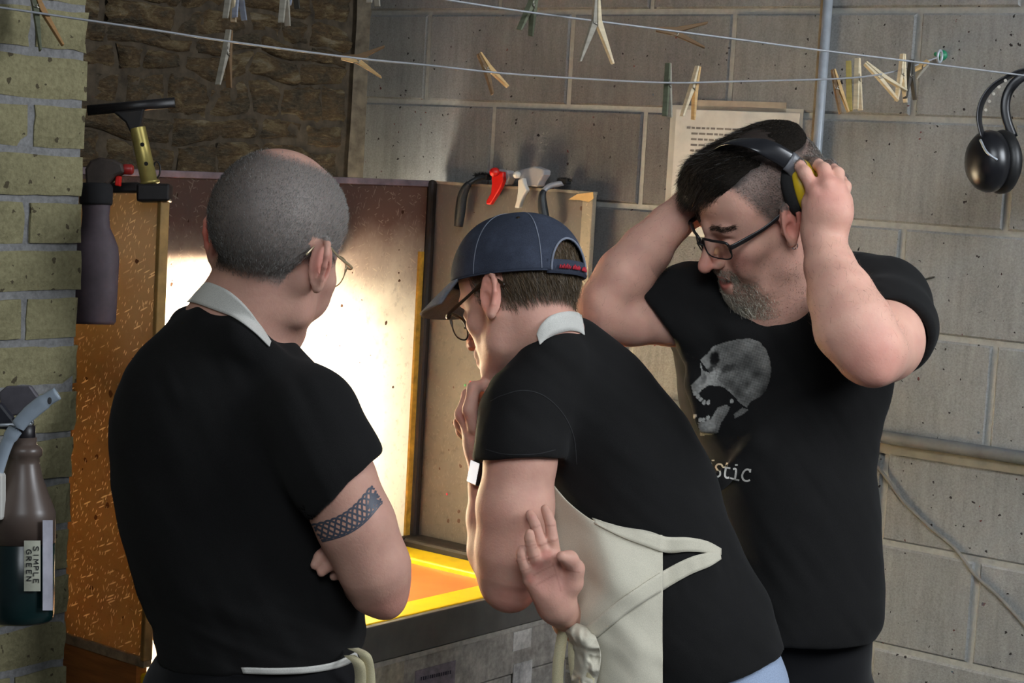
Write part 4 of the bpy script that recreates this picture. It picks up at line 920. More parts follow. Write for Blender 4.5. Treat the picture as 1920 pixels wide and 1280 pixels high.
# T-shirt
S = Solid()
pchain(S, [(500, 745, 2.66, 100), (575, 785, 2.61, 92), (625, 872, 2.58, 88), (668, 960, 2.575, 84)], .03)
S.half(cm(640, 922, 2.57), (.70, -.72, 0), cm(560, 1060, 2.40), cm(800, 830, 2.56)+np.array([0, 0, .2]), .004)
pchain(S, [(618, 880, 2.578, 77), (668, 975, 2.58, 75)], .003, '-')
S.ell(cm(418, 688, 2.675), (.098, .080, .088), None, .03); pchain(S, [(348, 604, 2.69, 22), (392, 608, 2.635, 26), (448, 632, 2.602, 30), (500, 672, 2.602, 30)], .03); pchain(S, [(362, 612, 2.70, 30), (425, 640, 2.665, 72), (490, 672, 2.665, 44)], .03)
S.loft(lev([(578, 372, 470, 2.69, .045), (596, 335, 492, 2.69, .06), (618, 296, 516, 2.695, .075), (645, 262, 545, 2.70, .09), (690, 228, 590, 2.70, .112), (740, 208, 622, 2.70, .125), (790, 198, 640, 2.70, .13), (840, 196, 640, 2.70, .132), (910, 203, 630, 2.70, .132), (1010, 222, 628, 2.70, .13), (1070, 238, 640, 2.70, .128), (1110, 250, 655, 2.70, .126), (1150, 266, 671, 2.70, .124), (1195, 285, 680, 2.70, .122), (1225, 288, 674, 2.70, .12), (1252, 294, 660, 2.70, .118)], 2.66), .02)
sh1, Vs, Qs = solid_obj('t_shirt', S, .0042, M_SHIRT, p1, None, None, 2, lambda V: folds(V, .0022, 5, .5)+folds(V, .0035, 8, 1.2, 40, 7)*sstep(-.3, -.42, V[:, 1]))
# trousers and shoes
S = Solid(); S.loft(lev([(1236, 296, 664, 2.70, .112), (1280, 286, 684, 2.70, .125), (1400, 285, 700, 2.70, .13)], 2.66), .03)
hw = c2w(cm(480, 1330, 2.70)); h1 = [hw+np.array([-.085, .03, 0]), hw+np.array([.085, -.02, 0])]; f1 = [np.array([q[0]+dx, q[1], .07]) for q, dx in zip(h1, (-.03, .03))]
legs(S, h1, f1); solid_obj('trousers', S, .008, M_TROUSER, p1)
for q in f1: shoe_obj(q, (.35, .94), p1)

# ---------------------------------------------------------------- person 2: cap, bending forward, hand at chin
H2 = Frame(cm(973, 566, 2.915), basis((.647, -.09, .757), (-.71, -.35, .61)), .96)
o2 = c2w(cm(1250, 1000, 2.98)); o2[2] = 0
p2 = empty('person', o2, 'person in denim cap and canvas apron leaning forward with a hand at the chin', 'person')
S = Solid(); head(S, H2, cheek=.72, fl=.2)
S.rc(H2(0, -.025, -.045), .056, cm(1075, 690, 2.97), .062, .03); S.rc(H2(0, .02, -.055), .042, cm(1040, 700, 2.96), .055, .03)
pchain(S, [(1075, 720, 2.98, 90), (1160, 880, 2.99, 110), (1220, 1050, 2.99, 105)], .04)
pchain(S, [(1075, 740, 2.96, 80), (985, 780, 2.86, 60), (976, 860, 2.835, 64), (966, 950, 2.835, 69), (962, 1030, 2.845, 66), (958, 1085, 2.86, 54)], .02)
pchain(S, [(962, 1085, 2.86, 50), (957, 1112, 2.862, 27)], .03)
pchain(S, [(950, 1085, 2.865, 50), (932, 1030, 2.90, 52), (922, 970, 2.925, 44), (914, 910, 2.935, 32), (911, 872, 2.935, 27)], .018)
# left hand, half closed under the chin
pchain(S, [(911, 872, 2.935, 25), (900, 835, 2.925, 26), (888, 795, 2.925, 24)], .02); pchain(S, [(908, 850, 2.945, 24), (896, 805, 2.955, 24)], .02)
for rows in (((892, 800, 2.905, 16), (881, 768, 2.900, 13.5), (888, 727, 2.905, 11.5), (912, 720, 2.92, 10.5), (934, 722, 2.93, 9)),
             ((885, 805, 2.925, 15), (867, 777, 2.920, 14), (878, 741, 2.945, 12), (905, 742, 2.96, 11), (922, 752, 2.95, 10)),
             ((883, 815, 2.95, 15), (865, 792, 2.945, 13.5), (874, 760, 2.97, 12), (902, 760, 2.985, 11), (915, 772, 2.97, 10)),
             ((886, 828, 2.97, 14), (868, 807, 2.967, 12.5), (876, 782, 2.99, 11), (900, 782, 2.995, 10), (908, 792, 2.98, 9)),
             ((912, 835, 2.92, 16), (920, 795, 2.905, 14), (922, 765, 2.905, 12), (917, 742, 2.91, 10))):
    pchain(S, rows, .006)
# right hand, palm out, beside the left elbow
RH = 2.752
pchain(S, [(1120, 1110, 2.93, 46), (1075, 1160, 2.86, 36), (1049, 1142, 2.80, 27), (1037, 1118, 2.775, 27)], .02)
for x, y, d in ((1036, 1034, 2.762), (1022, 1044, 2.757), (1008, 1062, 2.757), (994, 1086, 2.762)): pchain(S, [(1043, 1130, 2.785, 22), (x, y, d, 14)], .022)
pchain(S, [(1050, 1122, 2.78, 22), (1072, 1092, 2.768, 19), (1078, 1066, 2.758, 15.5), (1068, 1048, 2.742, 13.5), (1053, 1043, 2.728, 10.5)], .012)
for rows in (((1038, 1034, 2.762, 13.1), (1036, 1010, 2.755, 11.3), (1032, 981, 2.757, 10.7), (1027, 965, 2.760, 10.1), (1022, 954, 2.765, 8.8)),
             ((1022, 1044, 2.757, 13.1), (1014, 1016, 2.752, 11.8), (1004, 984, 2.757, 11.1), (998, 971, 2.760, 10.5), (994, 964, 2.763, 9.2)),
             ((1007, 1062, 2.757, 13.1), (1001, 1040, 2.744, 11.3), (995, 1020, 2.738, 10.7), (993, 1008, 2.734, 10.3), (993, 1000, 2.732, 9.0)),
             ((993, 1086, 2.762, 12.6), (985, 1066, 2.750, 10.9), (978, 1048, 2.744, 10.1), (977, 1037, 2.741, 9.7), (978, 1030, 2.740, 8.4))):
    pchain(S, rows, .0016)
S.ell(cm(1024, 1085, 2.742), (.014, .020, .008), None, .012, '-')          # hollow of the palm
for a, b in (((1037, 1060), (1050, 1105)), ((1000, 1075), (1035, 1062)), ((1025, 1015), (1043, 1010)), ((1006, 1022), (1028, 1016)), ((992, 1047), (1012, 1040)), ((978, 1072), (998, 1066))):
    S.rc(cm(*a, 2.7385), .0009, cm(*b, 2.7385), .0009, .002, '-')
def hairline2(L):
    x, y, z = L[:, 0], L[:, 1], L[:, 2]; ok = ~((np.abs(x) > .074) & (z < .036) & (y > -.040)) & (np.abs(x) < .09)
    return ok*(sstep(-.034, -.018, z)*(1-sstep(-.026, -.012, y-.1*z))*np.where((z > .042) & ~((y < -.06) & (np.abs(x) < .04)), 0, 1) + sstep(-.004, .012, z)*(1-sstep(.018, .034, y))*(np.abs(x) > .05))*(np.linalg.norm(L, axis=1) < .2)
def col2(V, N):
    hb = [(cm(x, y, 2.745), .012, PINK, .55) for x, y in ((1021, 957), (997, 966), (993, 1003), (978, 1033), (1053, 1042), (1024, 1040), (1008, 1060), (994, 1085))]
    C = paint(V, SKIN*.97, hb+[(cm(1035, 1090, 2.745), .05, np.array(srgb(190, 132, 122)), .4), (H2(-.09, -.015, 0), .04, np.array(srgb(215, 140, 122)), .55), (cm(965, 1120, 2.83), .05, PINK, .4), (cm(866, 778, 2.9), .02, PINK, .5), (H2(0, .12, -.03), .025, PINK, .5)])
    for p_, q_ in (((1037, 1056), (1052, 1108)), ((1000, 1078), (1036, 1060)), ((1006, 1096), (1040, 1078)), ((1026, 1016), (1046, 1011)), ((1024, 986), (1040, 984)), ((1004, 1024), (1026, 1018)), ((996, 990), (1012, 985)), ((990, 1046), (1010, 1040)), ((986, 1022), (1004, 1018)), ((976, 1070), (994, 1064)), ((969, 1050), (986, 1046)), ((1060, 1066), (1086, 1072))):
        a_, b_ = cm(*p_, 2.75)[:2], cm(*q_, 2.75)[:2]; ba = b_-a_; t_ = np.clip((V[:, :2]-a_)@ba/(ba@ba), 0, 1); w = .32*(1-sstep(.0003, .0020, np.linalg.norm(V[:, :2]-a_-t_[:, None]*ba, axis=1)))*(V[:, 2] < 2.79)
        C = C*(1-w[:, None])+np.array(srgb(140, 78, 68))*w[:, None]
    w = np.clip(hairline2(H2.inv(V)), 0, 1); return C*(1-.8*w[:, None]) + np.array(srgb(70, 58, 44))*.8*w[:, None]
b2, V, Q = solid_obj('body', S, .0022, M_SKIN, p2, None, col2); BV2 = bvh_of(V, Q)
Nn = vnormals(V, Q); L = H2.inv(V); w = np.clip(hairline2(L), 0, 1)
idx = RNG.choice(np.nonzero(w > .1)[0], 26000); rt = V[idx]+RNG.normal(size=(len(idx), 3))*.0012; nn = Nn[idx]
hc = np.array(srgb(78, 64, 46))*(RNG.uniform(.5, 2.2, (len(idx), 1))); ln = np.where(L[idx, 1] < -.03, .017, .006)*np.where(L[idx, 2] > .03, 1.5, 1)*np.where(L[idx, 2] < -.01, .7, 1)
strands('hair', rt, nn, nn*.30-H2.B[:, 2]*1.0-H2.B[:, 1]*.15+RNG.normal(size=rt.shape)*.15, ln*1.15, .0006, M_HAIR, p2, 3, curl=.04, cols=hc)
# T-shirt
S = Solid()
pchain(S, [(1075, 735, 2.96, 105), (985, 775, 2.865, 78), (975, 850, 2.835, 80), (972, 900, 2.835, 78)], .03)
S.half(cm(975, 862, 2.80), (.02, -1, -.10), cm(880, 960, 2.74), cm(1046, 868, 2.915)+np.array([0, .06, 0]), .003)
pchain(S, [(976, 830, 2.835, 70), (972, 920, 2.835, 71)], .002, '-')
pchain(S, [(1078, 644, 2.93, 46), (1036, 684, 2.875, 58), (992, 756, 2.858, 64)], .03)
pchain(S, [(1068, 700, 2.97, 94), (1105, 765, 2.975, 124), (1160, 860, 2.972, 143), (1196, 950, 2.972, 150), (1226, 1025, 2.972, 140)], .03, zs=1.06)
pchain(S, [(1226, 1025, 2.972, 140), (1250, 1095, 2.972, 150), (1290, 1190, 2.972, 161), (1330, 1290, 2.972, 160)], .02, zs=1.02)
S.half(cm(1455, 1218, 2.98), (.29, -.957, 0), cm(1060, 1560, 2.6), cm(1640, 1150, 3.4), .004)
sh2, Vs2, Qs2 = solid_obj('t_shirt', S, .0042, M_SHIRT, p2, None, None, 2, lambda V: folds(V, .0022, 15, .9)+folds(V, .004, 18, .2, 45, 8)*sstep(.0, .08, .06-np.abs(V[:, 1]+.345)))
# jeans and shoes
S = Solid(); pchain(S, [(1300, 1215, 2.97, 140), (1320, 1300, 2.97, 152), (1320, 1390, 2.97, 140)], .03, zs=.92)
hw = c2w(cm(1310, 1360, 2.95)); h2 = [hw+np.array([-.06, -.06, 0]), hw+np.array([.03, .06, 0])]; f2 = [np.array([q[0]-.05, q[1]+.03, .07]) for q in h2]
legs(S, h2, f2); M_JEANS = cloth_mat('washed_denim', srgb(150, 165, 190), .85, 700, .15, .1, .4)
solid_obj('jeans', S, .007, M_JEANS, p2)
for q in f2: shoe_obj(q, (-.79, .62), p2)

# ---------------------------------------------------------------- person 3: bearded, pulling ear muffs off
H3 = Frame(cm(1431, 400, 2.985), basis((-.32, .36, .87), (-.825, -.475, -.18)), 1.0)
o3 = c2w(cm(1470, 1000, 3.12)); o3[2] = 0
p3 = empty('person', o3, 'bearded person in skull print T-shirt lifting yellow ear muffs with both hands', 'person')
S = Solid(); head(S, H3, 1.0, 1.1, 1.15, ey=.013, ez=.008)
for zz in (.058, .068, .078): S.chain([H3(x_, .0905-.10*(zz-.05)-7.5*x_*x_, zz+.002*math.cos(x_*80)) for x_ in (-.034, -.02, 0, .02, .034)], [.0010]*5, .003, '-')
S.rc(H3(0, -.03, -.05), .062, cm(1462, 590, 3.09), .074, .03); S.rc(H3(0, .02, -.06), .05, cm(1440, 580, 3.06), .06, .03)
S.ell(H3(0, .055, -.090), np.array([.044, .040, .030])*1.06, H3.B, .02); S.ell(H3(0, .074, -.110), np.array([.030, .026, .024])*1.04, H3.B, .02)                                    # fleshy chin
pchain(S, [(1470, 640, 3.15, 88), (1478, 900, 3.165, 95), (1490, 1150, 3.165, 95)], .05)
# right arm: raised, hand behind the head
pchain(S, [(1330, 590, 3.11, 56), (1262, 596, 3.08, 46), (1180, 596, 3.065, 46), (1128, 592, 3.055, 44)], .03)
pchain(S, [(1126, 588, 3.055, 45), (1105, 585, 3.055, 25)], .02)
pchain(S, [(1134, 566, 3.05, 50), (1172, 516, 3.045, 52), (1212, 468, 3.045, 46), (1250, 425, 3.05, 36), (1275, 402, 3.055, 31)], .015)
pchain(S, [(1272, 408, 3.045, 30), (1300, 385, 3.075, 34), (1335, 360, 3.09, 28)], .02)
for dx, dy in ((0, -18), (12, -2), (16, 16), (14, 34)): pchain(S, [(1310+dx*.5, 380+dy, 3.09, 12), (1345+dx, 352+dy, 3.09, 11), (1362+dx, 345+dy, 3.075, 9.5)], .006)
# left arm: elbow towards the camera, hand on the ear cup
pchain(S, [(1600, 590, 3.09, 78), (1665, 590, 3.02, 72), (1655, 640, 2.89, 70), (1640, 664, 2.80, 62)], .03)
pchain(S, [(1636, 672, 2.775, 56), (1640, 690, 2.76, 35)], .02)
pchain(S, [(1628, 652, 2.775, 66), (1600, 610, 2.79, 72), (1577, 555, 2.815, 60), (1556, 500, 2.845, 45), (1546, 452, 2.868, 37), (1544, 425, 2.872, 36)], .015)
for x, y, d in ((1528, 358, 2.858), (1551, 346, 2.852), (1570, 354, 2.858), (1580, 376, 2.872)): pchain(S, [(1546, 428, 2.872, 30), ((1546+x)/2+2, (428+y)/2, 2.858, 25), (x, y, d, 15.5)], .02)
for rows in (((1528, 358, 2.858, 15), (1509, 324, 2.862, 12), (1498, 310, 2.878, 11), (1491, 303, 2.892, 9)),
             ((1551, 346, 2.852, 14.5), (1545, 318, 2.868, 12.5), (1530, 306, 2.892, 11.5), (1519, 301, 2.905, 9.5)),
             ((1570, 354, 2.858, 14.5), (1570, 326, 2.880, 12.5), (1556, 312, 2.912, 11.5), (1543, 308, 2.93, 9.5)),
             ((1580, 376, 2.872, 13.5), (1584, 350, 2.895, 11.5), (1576, 334, 2.925, 10.5), (1564, 328, 2.945, 9)),
             ((1536, 424, 2.868, 22), (1521, 404, 2.862, 15), (1517, 380, 2.866, 13), (1520, 362, 2.874, 11))):
    pchain(S, rows, .006)
for x_, y_, d_ in ((1530, 360, 2.846), (1552, 347, 2.841), (1571, 356, 2.847)): S.ell(cm(x_, y_, d_), (.009, .009, .007), None, .008)
def beard3(L):
    x, y, z = L[:, 0], L[:, 1], L[:, 2]; rr = (np.linalg.norm(L, axis=1) < .17) & (np.abs(x) < .09) & (y < .125)
    chin = sstep(-.066, -.078, z-.25*(.095-y))*sstep(.015, .045, y)*(1-sstep(.040, .060, np.abs(x)))
    mous = sstep(-.062, -.056, z)*(1-sstep(-.049, -.043, z))*sstep(.075, .09, y)*(np.abs(x) < .03)
    mous2 = ((np.abs(np.abs(x)-.026) < .009) & (z < -.05) & (y > .06))*.9
    lip = (np.abs(x) < .023) & (z > -.089) & (z < -.0565) & (y > .082)
    return np.clip(chin+mous+mous2, 0, 1)*rr*(~lip)
def stub3(L):
    x, y, z = L[:, 0], L[:, 1], L[:, 2]
    return sstep(.0, -.03, z)*sstep(-.01, .012, y)*sstep(.025, .045, np.abs(x))*(np.linalg.norm(L, axis=1) < .2)*(np.abs(x) < .077)
def onhead(L): return (np.abs(L[:, 0]) < .0905) & (np.linalg.norm(L*np.array([1, .8, 1]), axis=1) < .165) & (L[:, 1] < .115)
def top3(L):                                                 # long dark top, parted on his left
    x, y, z = L[:, 0], L[:, 1], L[:, 2]
    return sstep(-.002, .004, z-.088-.12*np.maximum(0, y-.02)+.35*(x+.03)*(x > -.03)*0)*sstep(-.062, -.052, x)*(1-sstep(.078, .090, y))*onhead(L)
def side3(L):                                                # clipped grey sides
    x, y, z = L[:, 0], L[:, 1], L[:, 2]; earz = (np.abs(x) > .076) & (z < .034) & (y > -.045)
    return sstep(.004, .020, z+.35*np.maximum(0, -.02-y))*(1-sstep(.026, .046, y-.45*(z-.05)))*onhead(L)*(~earz)
def col3(V, N):
    L = H3.inv(V)
    C = paint(V, SKIN*1.05, [(cm(1640, 690, 2.73), .075, np.array(srgb(208, 135, 125)), .38), (cm(1555, 355, 2.84), .055, np.array(srgb(212, 145, 132)), .45), (H3(-.09, -.015, .01), .045, np.array(srgb(210, 125, 112)), .6),
        (H3(0, .118, -.03), .026, np.array(srgb(205, 122, 110)), .55), (H3(-.045, .075, -.03), .03, np.array(srgb(210, 135, 120)), .5), (H3(.045, .075, -.03), .03, np.array(srgb(210, 135, 120)), .4)])
    oh = onhead(L)
    lip = oh*(1-sstep(.8, 1.1, np.sqrt((L[:, 0]/.020)**2+((L[:, 2]+.069)/.0155)**2)))*(L[:, 1] > .08); C = C*(1-.7*lip[:, None])+np.array(srgb(196, 98, 88))*.7*lip[:, None]
    mo = oh*(1-sstep(.7, 1.0, np.sqrt((L[:, 0]/.015)**2+((L[:, 2]+.0695)/.0065)**2)))*(L[:, 1] > .075)*(L[:, 1] < .0985); C = C*(1-.85*mo[:, None])+np.array(srgb(70, 22, 20))*.85*mo[:, None]
    w = .5*beard3(L); C = C*(1-w[:, None])+np.array(srgb(92, 78, 64))*w[:, None]
    w = .28*stub3(L); C = C*(1-w[:, None])+np.array(srgb(95, 78, 68))*w[:, None]
    w = .82*side3(L); C = C*(1-w[:, None])+np.array(srgb(96, 91, 86))*w[:, None]
    w = .9*top3(L); C = C*(1-w[:, None])+np.array(srgb(24, 21, 18))*w[:, None]
    return C
b3, V, Q = solid_obj('body', S, .0025, M_SKIN, p3, None, col3); BV3 = bvh_of(V, Q)
V3, N3, L3 = V, vnormals(V, Q), H3.inv(V)
# T-shirt
S = Solid()
pchain(S, [(1350, 575, 3.12, 86), (1290, 580, 3.095, 80), (1225, 592, 3.072, 70)], .03)
S.half(cm(1240, 602, 3.03), (-.80, -.60, 0), cm(1100, 760, 2.85), cm(1290, 480, 3.2), .004)
pchain(S, [(1256, 595, 3.078, 51), (1200, 595, 3.068, 51)], .003, '-')
pchain(S, [(1580, 565, 3.10, 95), (1650, 575, 3.05, 88), (1668, 612, 2.95, 84), (1660, 640, 2.885, 84)], .03)
S.half(cm(1655, 640, 2.905), (-.05, -.45, -.9), cm(1500, 800, 2.70), cm(1780, 470, 3.0), .004)
pchain(S, [(1664, 625, 2.935, 75), (1650, 648, 2.85, 76)], .003, '-')
S.loft(lev([(488, 1350, 1590, 3.100, 0.046), (500, 1300, 1640, 3.100, 0.069), (520, 1268, 1672, 3.145, 0.092), (560, 1250, 1690, 3.155, 0.115), (620, 1258, 1690, 3.155, 0.129), (700, 1272, 1685, 3.160, 0.136), (760, 1276, 1672, 3.160, 0.138), (820, 1302, 1656, 3.165, 0.138), (880, 1324, 1648, 3.165, 0.138), (960, 1346, 1656, 3.165, 0.138), (1040, 1354, 1662, 3.165, 0.138), (1110, 1358, 1663, 3.165, 0.138), (1165, 1360, 1660, 3.165, 0.138), (1186, 1362, 1652, 3.165, 0.136), (1200, 1364, 1642, 3.165, 0.133)], 3.125), .02)
S.ell(cm(1446, 618, 3.085), (.118, .084, .080), None, .03)
S.ell(cm(1402, 540, 2.93), (.080, .046, .115), None, .015, '-'); S.rc(cm(1440, 540, 3.05), .066, cm(1470, 480, 3.06), .066, .012, '-')
# folds pulled towards the raised right arm
for rows in (((1290, 640), (1300, 720), (1318, 800)), ((1322, 640), (1320, 720), (1325, 790)), ((1480, 745), (1420, 830), (1350, 900), (1318, 940)), ((1350, 600), (1400, 640), (1440, 700))):
    ps = []
    for x, y in rows: p_, _ = 0, 0; ps.append(cm(x, y, 3.029+.0000012*(x-1470)**2))
    S.chain(ps, [.006]*len(ps), .03)
sh3, Vs3, Qs3 = solid_obj('t_shirt', S, .0042, M_SHIRT, p3, None, None, 2, lambda V: folds(V, .0022, 25, .6)); BVS3 = bvh_of(Vs3, Qs3)
S = Solid(); S.loft(lev([(1180, 1362, 1640, 3.19, .122), (1280, 1362, 1636, 3.20, .122), (1400, 1362, 1636, 3.20, .122)], 3.16), .03)
hw = c2w(cm(1488, 1330, 3.22)); h3 = [hw+np.array([-.06, .02, 0]), hw+np.array([.065, -.02, 0])]; f3 = [np.array([q[0]+dx, q[1], .07]) for q, dx in zip(h3, (.02, .05))]
legs(S, h3, f3, .084); solid_obj('trousers', S, .008, M_TROUSER, p3)
for q in f3: shoe_obj(q, (-.6, -.6), p3)

# ================================================================ what the people wear
M_WIREGLASS = simple('clear_frame', srgb(190, 175, 140), .25, .4, .1, 30, 0)
M_DARKFRAME = simple('dark_tortoise_frame', srgb(46, 34, 22), .3, 0, .5, 60, 0)
M_BLACKFRAME = simple('black_frame', (.012, .011, .012), .28, 0, .2, 60, 0)
def m_glass():
    mt, nt, N, L, b = nodes_of('spectacle_lens'); tr = N.new('ShaderNodeBsdfTransparent'); gl = N.new('ShaderNodeBsdfGlossy'); gl.inputs['Roughness'].default_value = .05
    n = noise(nt, coord(nt, 'obj'), 20);     L.new(ramp(nt, n, [(.3, (.93, .95, .95)), (.7, (.97, .98, .98))]), tr.inputs['Color'])
    ms = N.new('ShaderNodeMixShader'); ms.inputs[0].default_value = .06; L.new(tr.outputs[0], ms.inputs[1]); L.new(gl.outputs[0], ms.inputs[2]); L.new(ms.outputs[0], N['Material Output'].inputs['Surface']); return mt
M_LENS = m_glass()
def glasses(H, parent, label, mat, hw=.026, hh=.019, r=.0013, drop=0., fwd=0., temple_r=(.0022, .5), sq=4, earz=.028, tilt=0., lensx=.034):
    g = empty('glasses', H.w(0, .1, 0)); g.parent = parent; g.location = Vector(H.w(0, .1, 0))-Vector(world_loc(parent)); g['label'] = label
    for sx in (-1, 1):
        loop = []
        for t in np.linspace(0, 2*math.pi, 40, endpoint=False):
            c, s_ = math.cos(t), math.sin(t); a = math.copysign(abs(c)**(2/sq), c)*hw; b = math.copysign(abs(s_)**(2/sq), s_)*hh
            if s_ < 0: a *= 1-.10*abs(s_)
            loop.append((sx*lensx+a, .104+fwd-.30*abs(sx*lensx+a)**2/.066-tilt*(b), -.001-drop+b))
        mb = MB(); mb.tube([H.w(*q) for q in loop], [r*(1.5 if q[2] > -.001-drop else .8) for q in loop], 8, True); mb.build('rim', mat, g, True)
        mb = MB(); ce = np.mean(loop, 0); mb.add([H.w(*q) for q in loop]+[H.w(*(ce+np.array([0, .0012, 0])))], [(i, (i+1) % 40, 40) for i in range(40)]); mb.build('lens', M_LENS, g, True)
        a = (sx*(lensx+hw), .104+fwd-.30*(lensx+hw)**2/.066, .008-drop)
        pts = spline([a, (sx*.071, .085+fwd*.8, .010-drop*.8), (sx*.0765, .035, .018), (sx*.0815, -.012, earz), (sx*.079, -.028, earz-.008), (sx*.0775, -.042, earz-.024)], 24)
        mb = MB(); mb.tube([H.w(*q) for q in pts], [temple_r[0]*(1.25 if i < 8 else 1) for i in range(24)], 8, False, (c2w_dir(H.B[:, 2]), temple_r[1])); mb.build('temple', mat, g, True)
    mb = MB(); mb.tube([H.w(*q) for q in spline([(-(lensx-hw)-.001, .106+fwd, .003-drop), (0, .111+fwd, .006-drop), ((lensx-hw)+.001, .106+fwd, .003-drop)], 10)], r*1.3, 8); mb.build('bridge', mat, g, True)
    return g
def c2w_dir(v): return v[0]*RI+v[1]*UP+v[2]*FW
glasses(H1, p1, 'thin clear framed glasses', M_WIREGLASS, .027, .022, .0011, 0, .004, (.0018, .5), 2.6)
glasses(H2, p2, 'dark tortoiseshell glasses', M_DARKFRAME, .027, .021, .0017, .004, .012, (.0028, .45), 3.2)
glasses(H3, p3, 'black rectangular glasses', M_BLACKFRAME, .028, .0165, .0015, -.006, .010, (.0035, .4), 5, earz=.030)

# ---- person 1: apron straps, tattoo
M_STRAP = cloth_mat('white_cotton_tape', srgb(205, 203, 196), .9, 1200, .06, .1, .3)
BVS1 = bvh_of(Vs, Qs); B1 = [BV1, BVS1]
band('apron_strap', [(384, 530), (398, 531), (430, 546), (462, 575), (490, 612), (508, 640)], [(350, 566), (366, 568), (400, 580), (440, 596), (476, 622), (505, 650)], B1, M_STRAP, p1, .0035, 50, 8, .002)
band('apron_string', [(452, 1251), (520, 1252), (580, 1249), (630, 1240), (668, 1222)], [(456, 1262), (520, 1264), (580, 1261), (632, 1252), (672, 1236)], B1, M_STRAP, p1, .006, 40, 4, .002)
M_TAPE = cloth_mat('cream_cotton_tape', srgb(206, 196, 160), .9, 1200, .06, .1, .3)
for rows in (((662, 1215, 2.62), (684, 1228, 2.60), (692, 1262, 2.61), (694, 1310, 2.62)), ((655, 1228, 2.61), (672, 1244, 2.60), (676, 1275, 2.61), (670, 1310, 2.62))):
    R0 = spline([at(*q) for q in rows], 24); n_ = np.array([c2w_dir(np.array([.9, .1, -.3]))]*24)
    V = np.vstack([R0-n_*.009, R0+n_*.009]); F = np.array([(i, i+1, 24+i+1, 24+i) for i in range(23)]); thicken(mesh_obj('apron_string_tail', V, F, M_TAPE, p1, True), .0015)
# interlaced band tattoo round the upper arm
A0, A1 = np.array([583., 985.]), np.array([694., 915.]); ax = (A1-A0)/np.linalg.norm(A1-A0); nx = np.array([-ax[1], ax[0]]); Lb = np.linalg.norm(A1-A0)
lines = []
def tp(u, v):                                                # u along the band, v across 0..1, bulging with the arm
    bow = 20*math.sin(math.pi*min(max(u/Lb, 0), 1)); p = A0+ax*u+nx*(v*40-4+bow*.75); return (p[0], p[1])
for ph in range(6):
    o = ph*math.pi/3
    us = np.linspace(2, Lb+6, 60); lines.append(([tp(u, .5+.44*math.sin(u/11.5+o)) for u in us], 3.6))
lines.append(([tp(u, 1.0) for u in np.linspace(2, Lb+4, 40)], 2.2))
for k in range(9): a = k/8*2.6-.8; lines.append(([(694, 935), (694+16*math.cos(a), 935+20*math.sin(a))], 3.2))
ink_lines('tattoo', lines, BV1, simple('tattoo_ink', srgb(72, 76, 88), .5, 0, .1, 40, 0), p1, .0005)

# ---- person 2: cap
def m_denim(name, c):
    mt, nt, N, L, b = nodes_of(name); v = coord(nt, 'obj'); n = noise(nt, v, 22, 5, .65); f = noise(nt, v, 800, 2); c = np.array(c)
    k = ramp(nt, n, [(.3, tuple(c*.7)), (.55, tuple(c)), (.75, tuple(c*1.5))]); k = mix(nt, .3, k, ramp(nt, f, [(.3, tuple(c*.5)), (.7, tuple(c*1.7))])); L.new(k, b.inputs['Base Color']); b.inputs['Roughness'].default_value = .95; b.inputs['Specular IOR Level'].default_value = .1
    bump(nt, b, f, .4, .0006); return mt
M_CAP = m_denim('washed_navy_cotton', srgb(60, 65, 78)); M_CAPSEAM = simple('cap_seam', srgb(120, 125, 138), .9); M_CAPEDGE = m_denim('faded_brim_cotton', srgb(120, 126, 134)); M_RED = simple('red_thread', srgb(176, 34, 52), .8)
cap = empty('cap', (0, 0, 0)); cap.parent = p2; cap['label'] = 'washed navy cap with red stitching on its back strap'
HC = Frame(H2(0, -.008, .030), H2.B@np.array([[1, 0, 0], [0, math.cos(.26), -math.sin(.26)], [0, math.sin(.26), math.cos(.26)]]), 1.0)
RX, RY, RZ = .0890, .1150, .104
def cpt(th, ph, o=0):                                        # th 0 = front, ph 0 = rim
    x, y = math.sin(th), math.cos(th); cph = math.cos(ph)**.80; front = max(0, math.cos(th))
    return ((RX+o)*x*cph, (RY+o)*y*cph+.004*front, (RZ+o)*math.sin(ph)**.96+.004)
nth, nph = 120, 40; V = []; F = []
for j in range(nph+1):
    for i in range(nth): V.append(HC.w(*cpt(2*math.pi*i/nth, (math.pi/2)*j/nph*.995)))
def hole(i, j):
    th = 2*math.pi*(i+.5)/nth; p = cpt(th, (math.pi/2)*(j+.5)/nph); return math.cos(th) < 0 and (p[0]/.040)**2+((p[2]-.004)/.052)**2 < 1
for j in range(nph):
    for i in range(nth):
        if not hole(i, j): F.append((j*nth+i, j*nth+(i+1) % nth, (j+1)*nth+(i+1) % nth, (j+1)*nth+i))
F.append(tuple(nph*nth+i for i in range(nth)))
thicken(mesh_obj('crown', V, F, M_CAP, cap, True), .0022)
ar = []
for t in np.linspace(0, math.pi, 30):
    x, z = .040*math.cos(t), .004+.052*math.sin(t); zz = min(1, max(0, (z-.004)/RZ))**(1/.96); ph = math.asin(zz); th = math.pi-math.asin(min(1, max(-1, x/(RX*math.cos(ph)**.8)))); ar.append(cpt(th, ph, .0012))
MB().tube([HC.w(*q) for q in ar], .0018, 8).build('opening_binding', M_CAPSEAM, cap, True)
mb = MB(); V = []; n = 24
for k in range(n):
    th = math.pi-.52+1.04*k/(n-1)
    for zz in (-.001, .021): p = np.array(cpt(th, .0, .002)); V.append(HC.w(p[0], p[1]+.003, zz))
mb.add(V, [(2*k, 2*k+2, 2*k+3, 2*k+1) for k in range(n-1)]); st = thicken(mb.build('back_strap', M_CAP, cap, True), .002)
mb = MB()
